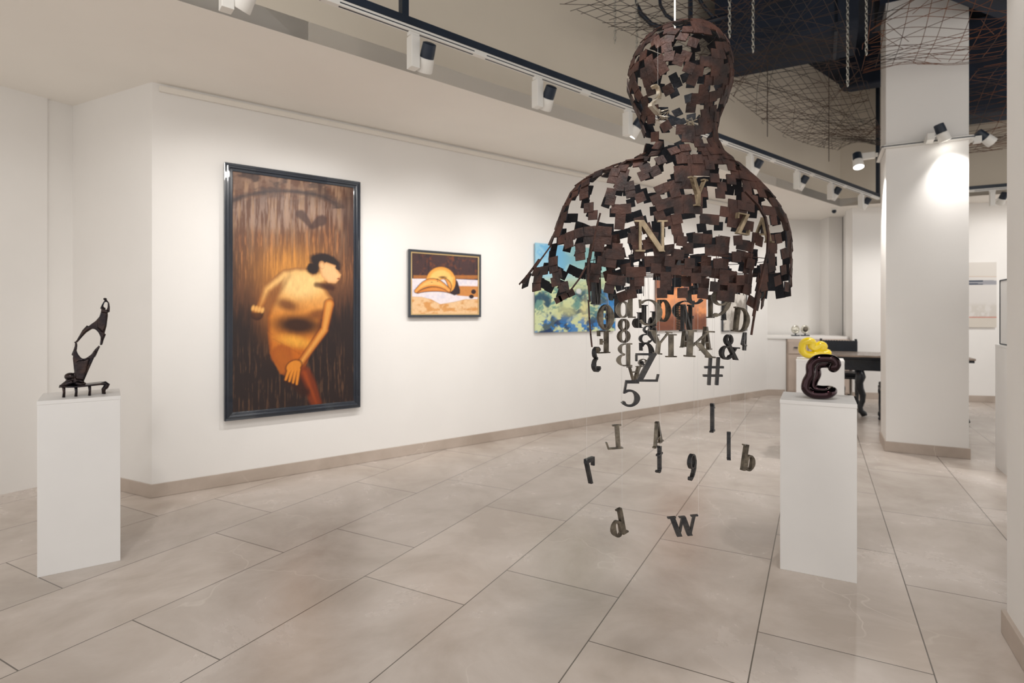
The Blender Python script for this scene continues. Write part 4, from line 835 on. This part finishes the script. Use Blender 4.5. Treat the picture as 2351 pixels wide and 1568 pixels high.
# welded edge strips: outline bars at the shoulders, arm slits and the crown seam
ED = MB()
def strip(pts, w=.010, th=.0022, dy=0):
    P = [at(u, v, YB+y_) for u, v, y_ in pts]; ED = MB()
    for a_, b_ in zip(P, P[1:]):
        d_ = (b_-a_); L_ = d_.length/2; d_.normalize(); s_ = Vector((0, 1, 0)); n_ = d_.cross(s_).normalized(); s_ = n_.cross(d_)
        ED.frame_box((a_+b_)/2, d_*L_*1.06, s_*w, n_*th)
    ED.build('rim_strip', M['rust'], bust)
strip([(1478, 366, -.10), (1440, 372, -.08), (1412, 388, -.06), (1385, 393, -.05), (1349, 409, -.03), (1328, 424, 0), (1308, 446, 0), (1296, 470, 0), (1285, 500, 0), (1276, 530, 0), (1264, 565, 0), (1246, 590, 0), (1224, 618, 0), (1193, 652, 0)], .022)
strip([(1650, 335, 0), (1664, 362, 0), (1684, 380, 0), (1708, 395, 0), (1738, 420, 0), (1762, 446, 0), (1786, 478, 0), (1801, 505, 0), (1809, 535, 0), (1811, 565, 0)], .020)
strip([(1672, 150, 0), (1675, 185, 0), (1671, 215, 0), (1660, 245, 0), (1648, 275, 0), (1643, 300, 0)], .016)
strip([(1712, 440, -.19), (1740, 470, -.19), (1757, 500, -.18), (1764, 540, -.18), (1762, 580, -.17), (1750, 630, -.16), (1738, 680, -.15), (1730, 725, -.14)], .006)
strip([(1378, 490, -.19), (1370, 520, -.18), (1362, 560, -.17), (1352, 600, -.16), (1350, 640, -.15), (1354, 690, -.13)], .007)
strip([(1351, 690, -.12), (1353, 730, -.12), (1356, 768, -.12), (1359, 796, -.12)], .004)
strip([(1736, 700, -.1), (1730, 735, -.1), (1725, 768, -.1)], .004)
strip([(1345, 612, -.12), (1330, 640, -.12), (1312, 664, -.12), (1300, 672, -.12)], .008)
ED = MB()
for sq in ((1288, 683, 20), (1276, 690, 14), (1304, 676, 14)): ED.frame_box((ux(sq[0]), YB-.1, vz(sq[1])), (sq[2]*K*.5, 0, sq[2]*K*.25), (0, .0018, 0), (-.004, 0, .009))
SH['loose_arm_plates'] = ED
for a_ in np.linspace(0, 2*math.pi, 14, endpoint=False):      # thin welded wires that tie the lowest plates together
    SH['inner_torso_shell'].tube([Vector((sect_t(v_)[0]+sect_t(v_)[1]*math.cos(a_), YB+sect_t(v_)[2]*math.sin(a_), vz(v_))) for v_ in (556, 600, 640, 676)], .0012, 5)
SH['inner_torso_shell'].tube([Vector((sect_t(600)[0]+sect_t(600)[1]*math.cos(a_), YB+sect_t(600)[2]*math.sin(a_), vz(600))) for a_ in np.linspace(0, 2*math.pi, 40, endpoint=False)], .0012, 5, True)
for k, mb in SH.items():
    o_ = mb.build(k, M['rust'], bust); me = o_.data; me.materials.append(M['inner_shade'])
    if 'shell' in k:                       # inner plate faces coloured darker for the shade inside the shell
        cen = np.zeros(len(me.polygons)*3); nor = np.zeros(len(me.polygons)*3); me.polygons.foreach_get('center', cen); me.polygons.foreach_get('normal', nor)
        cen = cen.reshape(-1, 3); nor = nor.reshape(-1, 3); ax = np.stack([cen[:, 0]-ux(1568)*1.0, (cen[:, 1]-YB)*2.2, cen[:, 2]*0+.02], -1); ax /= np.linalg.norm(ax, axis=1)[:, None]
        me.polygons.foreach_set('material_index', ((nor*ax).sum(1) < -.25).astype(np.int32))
for y_ in (-.10, -.05, 0, .05, .10): MB().tube([Vector((ux(1352), YB+y_, vz(632))), Vector((ux(1752), YB+y_, vz(632)))], .0011, 6).build('hanging_rod', M['rust'], bust)
# crumpled wire and foil scraps inside the neck
sc = MB(); rr = random.Random(4)
for cu, cv in ((1612, 262), (1582, 288), (1520, 268)):
    c_ = Vector((ux(cu), YB-.02, vz(cv))); sc.tube([c_+Vector((rr.uniform(-.02, .02), rr.uniform(-.02, .02), rr.uniform(-.016, .016))) for _ in range(26)], .0012, 4)
sc.build('crumpled_wire', M['pale'], bust)
o_ = MB().tube([Vector((ux(1549.5), YB, vz(78))), Vector((ux(1549.5), YB, ZT))], .0034, 10).build('suspension_cable', M['cable'], None, origin=(ux(1549.5), YB, vz(78))); tag(o_, 'white cable holding up the rusty bust', 'cable')
# ------------------------------------------------------------------ serif letters and numerals
def P(x0, y0, x1, y1, w): return [(x0-w/2, y0), (x0+w/2, y0), (x1+w/2, y1), (x1-w/2, y1)]
def R(x0, y0, x1, y1): return [(x0, y0), (x1, y0), (x1, y1), (x0, y1)]
def Sf(x, y, w=.36): return R(x-w/2, 0 if y == 0 else y-.055, x+w/2, .055 if y == 0 else y)
def A_(cx, cy, rx, ry, a0, a1, tk=.18, tn=.065, n=18):
    out = []; 
    pts = []
    for i in range(n+1):
        a = math.radians(a0+(a1-a0)*i/n); w = tn+(tk-tn)*abs(math.cos(a))**1.3
        pts.append(((cx+(rx+w/2)*math.cos(a), cy+(ry+tn/2)*math.sin(a)), (cx+(rx-w/2)*math.cos(a), cy+(ry-tn/2)*math.sin(a))))
    for i in range(n): out.append([pts[i][0], pts[i+1][0], pts[i+1][1], pts[i][1]])
    return out
def dot(x, y, r): return [[(x+r*math.cos(a), y+r*math.sin(a)) for a in np.linspace(0, 2*math.pi, 12, endpoint=False)]]
G = {}
G['A'] = [P(.10, 0, .44, 1, .075), P(.80, 0, .46, 1, .17), R(.2, .3, .68, .36), Sf(.10, 0, .26), Sf(.80, 0, .34)]
G['L'] = [P(.24, 0, .24, 1, .17), Sf(.24, 1), R(.06, 0, .66, .06), P(.70, .3, .62, .0, .07)]
G['I'] = [P(.22, 0, .22, 1, .17), Sf(.22, 0, .40), Sf(.22, 1, .40)]
G['l'] = [P(.2, 0, .2, 1, .15), Sf(.2, 0, .34), R(.04, .945, .22, 1)]
G['1'] = [P(.25, 0, .25, .98, .15), Sf(.25, 0, .38), [(.04, .80), (.20, .86), (.20, .99), (.17, .97)], R(.18, .9, .325, 1)]
G['d'] = A_(.27, .31, .19, .28, 0, 360)+[P(.53, 0, .53, 1, .15), R(.38, .945, .55, 1), R(.5, 0, .72, .055)]
G['b'] = A_(.42, .31, .19, .28, 0, 360)+[P(.16, 0, .16, 1, .15), R(.01, .945, .18, 1)]
G['W'] = [P(.38, 0, .16, 1, .2), P(.36, 0, .56, .92, .08), P(.78, 0, .58, .96, .2), P(.78, 0, 1.02, 1, .08), Sf(.14, 1, .32), Sf(1.02, 1, .28), R(.42, .93, .66, .98)]
G['w'] = G['W']
G['7'] = [R(.06, .84, .64, 1), P(.24, 0, .57, .9, .13), P(.09, .66, .09, .9, .07)]
G['t'] = [P(.3, .14, .3, 1, .15), R(.06, .66, .56, .73)]+A_(.45, .16, .17, .13, 180, 340, .13, .07)+[[(.225, .95), (.375, .95), (.375, 1.02), (.33, 1.02)]]
G['9'] = A_(.36, .70, .22, .26, 0, 360, .15)+A_(.14, .62, .455, .58, -80, 12, .15, .07)+dot(.2, .07, .075)
G['5'] = [R(.16, .88, .62, 1), P(.12, .50, .19, .95, .07)]+A_(.30, .32, .26, .29, -150, 128, .19, .08)+dot(.1, .14, .07)
G['0'] = A_(.36, .5, .25, .46, 0, 360, .20, .06)
G['T'] = [R(.02, .94, .82, 1), P(.42, 0, .42, 1, .17), Sf(.42, 0), P(.05, .74, .04, .95, .06), P(.79, .74, .8, .95, .06)]
G['C'] = A_(.46, .5, .36, .46, 48, 312, .20, .06)+[P(.72, .66, .74, .98, .06), dot(.7, .2, .04)[0]]
G['N'] = [P(.13, 0, .13, 1, .08), P(.82, 0, .82, 1, .08), P(.80, 0, .15, 1, .19), Sf(.13, 0, .3), Sf(.1, 1, .3), Sf(.82, 1, .3)]
G['D'] = [P(.18, 0, .18, 1, .17), R(.02, .945, .4, 1), R(.02, 0, .4, .055)]+A_(.36, .5, .36, .47, -90, 90, .20, .06)
G['E'] = [P(.2, 0, .2, 1, .17), R(.03, .945, .68, 1), R(.2, .48, .52, .54), R(.03, 0, .7, .055), P(.65, .76, .66, 1, .06), P(.50, .38, .50, .64, .05), P(.67, 0, .72, .26, .06)]
G['8'] = A_(.34, .74, .19, .22, 0, 360, .13, .06)+A_(.34, .27, .23, .24, 0, 360, .15, .06)
G['P'] = [P(.2, 0, .2, 1, .17), Sf(.2, 0), R(.03, .945, .35, 1)]+A_(.32, .73, .25, .24, -90, 90, .18, .06)
G['3'] = A_(.28, .76, .22, .21, -90, 150, .15, .06)+A_(.28, .27, .26, .25, -150, 90, .17, .06)+dot(.08, .15, .06)+dot(.1, .86, .05)
G['B'] = [P(.2, 0, .2, 1, .17), R(.03, .945, .36, 1), R(.03, 0, .36, .055)]+A_(.34, .745, .22, .225, -90, 90, .17, .06)+A_(.36, .26, .26, .235, -90, 90, .19, .06)
G['&'] = A_(.40, .77, .15, .19, 0, 360, .11, .06)+A_(.32, .27, .25, .24, 75, 335, .16, .07)+[P(.86, 0, .30, .74, .17), P(.56, .14, .80, .46, .07), R(.64, .45, .98, .505)]
G['Y'] = [P(.42, 0, .42, .5, .17), P(.42, .42, .12, 1, .19), P(.44, .42, .80, 1, .075), Sf(.42, 0), Sf(.13, 1, .34), Sf(.8, 1, .26)]
G['K'] = [P(.2, 0, .2, 1, .18), P(.28, .40, .80, 1, .075), P(.88, 0, .42, .55, .2), Sf(.2, 0), Sf(.2, 1), Sf(.82, 1, .3), Sf(.88, 0, .32)]
G['4'] = [P(.55, 0, .55, 1, .14), R(.02, .25, .76, .33), P(.06, .28, .52, 1, .065)]
G['#'] = [P(.20, 0, .26, 1, .10), P(.48, 0, .54, 1, .10), R(.05, .60, .72, .68), R(0, .30, .68, .38)]
G['Z'] = [R(.05, .93, .76, 1), R(.05, 0, .80, .07), P(.17, .03, .66, .97, .2), P(.07, .72, .07, .95, .06), P(.82, .26, .76, .0, .06)]
G['M'] = [P(.12, 0, .14, 1, .08), P(.98, 0, .96, 1, .18), P(.54, .0, .18, 1, .19), P(.54, 0, .92, 1, .08), Sf(.12, 0, .28), Sf(.98, 0, .34), R(.02, .945, .25, 1), R(.88, .945, 1.1, 1)]
G['2'] = A_(.34, .72, .24, .24, -20, 165, .16, .08)+[[(.04, .1), (.14, .1), (.62, .68), (.48, .62)], R(.04, 0, .66, .13), P(.66, .22, .62, 0, .06)]
G['e'] = A_(.34, .5, .25, .45, 40, 335, .2, .08)+A_(.34, .62, .24, .33, 0, 180, .16, .08)+[R(.1, .55, .6, .63)]
G['g'] = G['9']
words = {'#': 'hash sign', '&': 'ampersand'}
def letter(ch, x0, y0, x1, y1, label, Y=YB, mirror=False, flip=False, roll=0, m='letter', thread=True, depth=.006, yawsign=1):
    gp = G[ch]; xs = [p[0] for q in gp for p in q]; ys = [p[1] for q in gp for p in q]; gx0, gx1, gy0, gy1 = min(xs), max(xs), min(ys), max(ys)
    k = Y/F; wpx, hpx = (x1-x0), (y1-y0); ra = math.radians(roll)
    # unrolled size that fills the measured box
    gw, gh = gx1-gx0, gy1-gy0; s_ = hpx*k/gh; tw = wpx*k
    if abs(roll) > 0:
        c_, n_ = math.cos(ra), abs(math.sin(ra)); w_ = s_*gw
        s_ = min(s_, hpx*k/(gh*c_+gw*n_)); tw = max(.3*tw, (wpx*k-n_*s_*gh)/c_)
    rx = tw/(s_*gw); yaw = math.acos(max(.12, min(1, rx)))*yawsign if rx < .97 else 0; sx = s_*max(1, rx)
    mb = MB(); c = Vector(((x0+x1)/2*k-U0*k, Y, H-((y0+y1)/2-V0)*k)); cy, sy = math.cos(yaw), math.sin(yaw); cr, sr = math.cos(ra), math.sin(ra)
    def tr(p, e):
        x = (p[0]-(gx0+gx1)/2)*sx*(-1 if mirror else 1); z = (p[1]-(gy0+gy1)/2)*s_*(-1 if flip else 1); x, z = x*cr-z*sr, x*sr+z*cr
        return c+Vector((x*cy-e*sy, x*sy+e*cy, z))
    j = 0
    for q in gp:
        e0 = depth+.00015*(j % 5); j += 1
        n_ = len(q); a = [tr(p, -e0) for p in q]; b = [tr(p, e0) for p in q]
        mb.add(a+b, [tuple(range(n_)), tuple(range(n_, 2*n_))[::-1]]+[(i, (i+1) % n_, n_+(i+1) % n_, n_+i) for i in range(n_)])
    nm = 'metal_numeral' if ch.isdigit() else ('metal_symbol' if ch in '#&' else 'metal_letter')
    top = max(mb.v, key=lambda v: v[2]); rt = mb.build(nm, M[m], None, origin=tuple(c))
    tag(rt, label, 'letter' if nm == 'metal_letter' else ('number' if nm == 'metal_numeral' else 'symbol'), 'cast metal characters hung inside and under the bust')
    if thread:
        zt = max(vz(632), top[2]+(.12 if ch == '2' else .03)); yr = top[1] if ch == '2' else YB+.05*max(-2, min(2, round((top[1]-YB)/.05))); th = MB().tube([Vector(top)-Vector((0, 0, .004)), Vector((top[0], yr, zt))], .0003, 5).build('thread', M['thread'], rt)
        if zt-top[2] < .06: th.name = 'thread'
    return rt
L = letter
bot = 'dark metal '
L('5', 1425, 873, 1469, 934, bot+'5 hanging lowest on the left of the cluster, below the Z', Y=1.84, m='letter_dark')
L('L', 1387, 974, 1430, 1032, 'mirrored metal L hanging alone below the cluster, lower left', Y=1.9, mirror=True, roll=4)
L('A', 1491, 964, 1528, 1025, 'shiny metal A hanging above the small mirrored t', Y=1.95, roll=8, m='letter')
L('1', 1629, 926, 1642, 991, 'edge-on metal 1 hanging below the hash sign', Y=1.92, mirror=True, m='letter_dark')
L('7', 1342, 1051, 1364, 1111, 'mirrored metal 7 hanging at the lower left edge', Y=1.85, mirror=True, m='letter_dark')
L('t', 1504, 1024, 1522, 1084, 'mirrored metal t hanging right below the shiny A', Y=1.88, mirror=True, m='letter_dark')
L('9', 1577, 1042, 1600, 1101, 'narrow metal 9 hanging near the floor level group', Y=1.9, m='letter_dark')
L('l', 1668, 991, 1678, 1055, 'edge-on thin metal l left of the slanted b', Y=1.9, roll=-3, m='letter_dark')
L('b', 1694, 1018, 1742, 1084, 'slanted metal b hanging at the lower right', Y=1.86, roll=-11)
L('d', 1393, 1165, 1445, 1236, 'metal d tilted to the left, one of the two lowest', Y=1.80, roll=13)
L('w', 1532, 1182, 1606, 1232, 'dark metal w, one of the two lowest, hanging right', Y=1.80, roll=5, m='letter_dark')
# the dense cluster under the torso
L('M', 1356, 640, 1381, 699, 'narrow edge-on metal M at the left edge of the cluster top', Y=1.84, m='letter_dark')
L('0', 1371, 699, 1410, 758, 'pale bronze 0 in front of the blue canvas', Y=1.80)
L('3', 1386, 704, 1400, 755, 'small dark 3 seen inside the bronze 0', Y=1.98, m='letter_dark')
L('d', 1413, 667, 1459, 730, 'metal d with a tall stem under the left of the torso', Y=1.86)
L('T', 1400, 676, 1432, 730, 'dark metal T with its bar left of the tall d', Y=2.0, m='letter_dark')
L('C', 1467, 687, 1520, 748, 'large mirrored metal C in the middle of the cluster', Y=1.82, mirror=True)
L('I', 1471, 700, 1486, 744, 'dark metal I inside the mirrored C', Y=1.98, m='letter_dark')
L('d', 1452, 717, 1475, 753, 'small dark metal letter d left of the mirrored C', Y=2.0, m='letter_dark')
L('l', 1493, 715, 1508, 748, 'short dark metal l inside the mirrored C', Y=2.02, m='letter_dark')
L('C', 1509, 688, 1541, 739, 'second mirrored metal C, in front of the copper canvas', Y=1.92, mirror=True)
L('C', 1543, 690, 1594, 736, 'dark metal C arching over the N, in front of the copper canvas', Y=1.96, m='letter_dark')
L('N', 1555, 699, 1596, 760, 'dark metal N in front of the copper canvas', Y=1.90, m='letter_dark', mirror=False)
L('5', 1575, 640, 1614, 699, 'dark metal 5 at the torso rim above the N', Y=1.80, mirror=True, m='letter_dark')
L('1', 1622, 677, 1640, 730, 'metal 1 left of the large bronze 9', Y=1.94)
L('9', 1633, 665, 1678, 728, 'large bronze 9 under the right of the torso', Y=1.82)
L('D', 1677, 704, 1726, 766, 'slanted bronze D right of the large 9', Y=1.84, roll=-8)
L('A', 1652, 690, 1672, 735, 'narrow dark A behind the bronze 9', Y=2.03, m='letter_dark')
L('E', 1369, 759, 1400, 811, 'mirrored metal E below the bronze 0', Y=1.86, mirror=True)
L('8', 1417, 732, 1447, 787, 'metal 8 above the mirrored B', Y=1.86)
L('B', 1415, 788, 1451, 841, 'mirrored metal B below the 8', Y=1.86, mirror=True)
L('3', 1359, 796, 1379, 854, 'dark mirrored 3 at the lower left of the cluster', Y=1.88, mirror=True, m='letter_dark')
L('&', 1466, 748, 1514, 789, 'small dark ampersand behind the Y', Y=2.0, m='letter_dark')
L('8', 1487, 728, 1508, 775, 'small dark 8 behind the large mirrored C', Y=2.04, m='letter_dark')
L('Y', 1484, 757, 1543, 816, 'metal Y leaning right in the centre of the cluster', Y=1.84, roll=-6)
L('C', 1467, 786, 1503, 840, 'mirrored metal C above the large Z', Y=1.93, mirror=True, m='letter_dark')
L('I', 1528, 767, 1553, 820, 'metal I standing right of the Y', Y=1.87)
L('A', 1559, 756, 1583, 797, 'thin metal A left of the K', Y=1.97)
L('K', 1570, 757, 1645, 822, 'large metal K under the right of the cluster', Y=1.82, roll=-3)
L('A', 1602, 750, 1638, 804, 'metal A behind the arm of the K', Y=1.95)
L('&', 1647, 766, 1703, 828, 'large dark ampersand at the lower right of the cluster', Y=1.84, roll=-4, m='letter_dark')
L('4', 1696, 760, 1720, 806, 'dark metal 4 at the right edge of the cluster', Y=1.92, roll=-10, m='letter_dark')
L('#', 1615, 820, 1660, 884, 'dark metal hash sign hanging below the K', Y=1.86, m='letter_dark')
L('Z', 1459, 811, 1513, 876, 'large dark Z in the lower middle of the cluster', Y=1.80, m='letter_dark')
L('A', 1439, 841, 1474, 880, 'upside-down metal A between the B and the 5', Y=1.9, flip=True, m='letter')
L('e', 1465, 824, 1487, 842, 'small metal e behind the Z', Y=1.98)
# inside the chest and the head
L('Y', 1577, 409, 1629, 474, 'brassy Y fixed on the chest below the neck', Y=1.742, roll=0, m='brass', thread=False)
L('N', 1456, 506, 1532, 578, 'large brassy N on the left of the chest', Y=1.728, m='brass', thread=False)
L('Z', 1686, 489, 1725, 540, 'brassy outlined Z on the right of the chest', Y=1.742, m='brass', roll=-4, thread=False)
L('A', 1733, 497, 1769, 560, 'brassy A on the right shoulder', Y=1.765, m='brass', roll=-5, thread=False, yawsign=-1)
L('e', 1552, 592, 1582, 628, 'small dark e in the middle of the chest', Y=1.722, m='letter_dark', thread=False)
L('2', 1484, 190, 1526, 262, 'pale brass 2 showing through the left side of the head', Y=1.765, m='pale', roll=-14, mirror=False)
sp = MB(); P0_ = [Vector((ux(1557)+.006*math.cos(a)-(1557-1551)*0, 1.9+.006*math.sin(a), vz(703)-a*.0009)) for a in np.linspace(0, 2*math.pi*14, 200)]
o_ = sp.tube(P0_, .0012, 5).build('coil_spring', M['letter'], None, smooth=True, origin=tuple(P0_[0])); tag(o_, 'small coil spring hanging beside the N', 'spring')
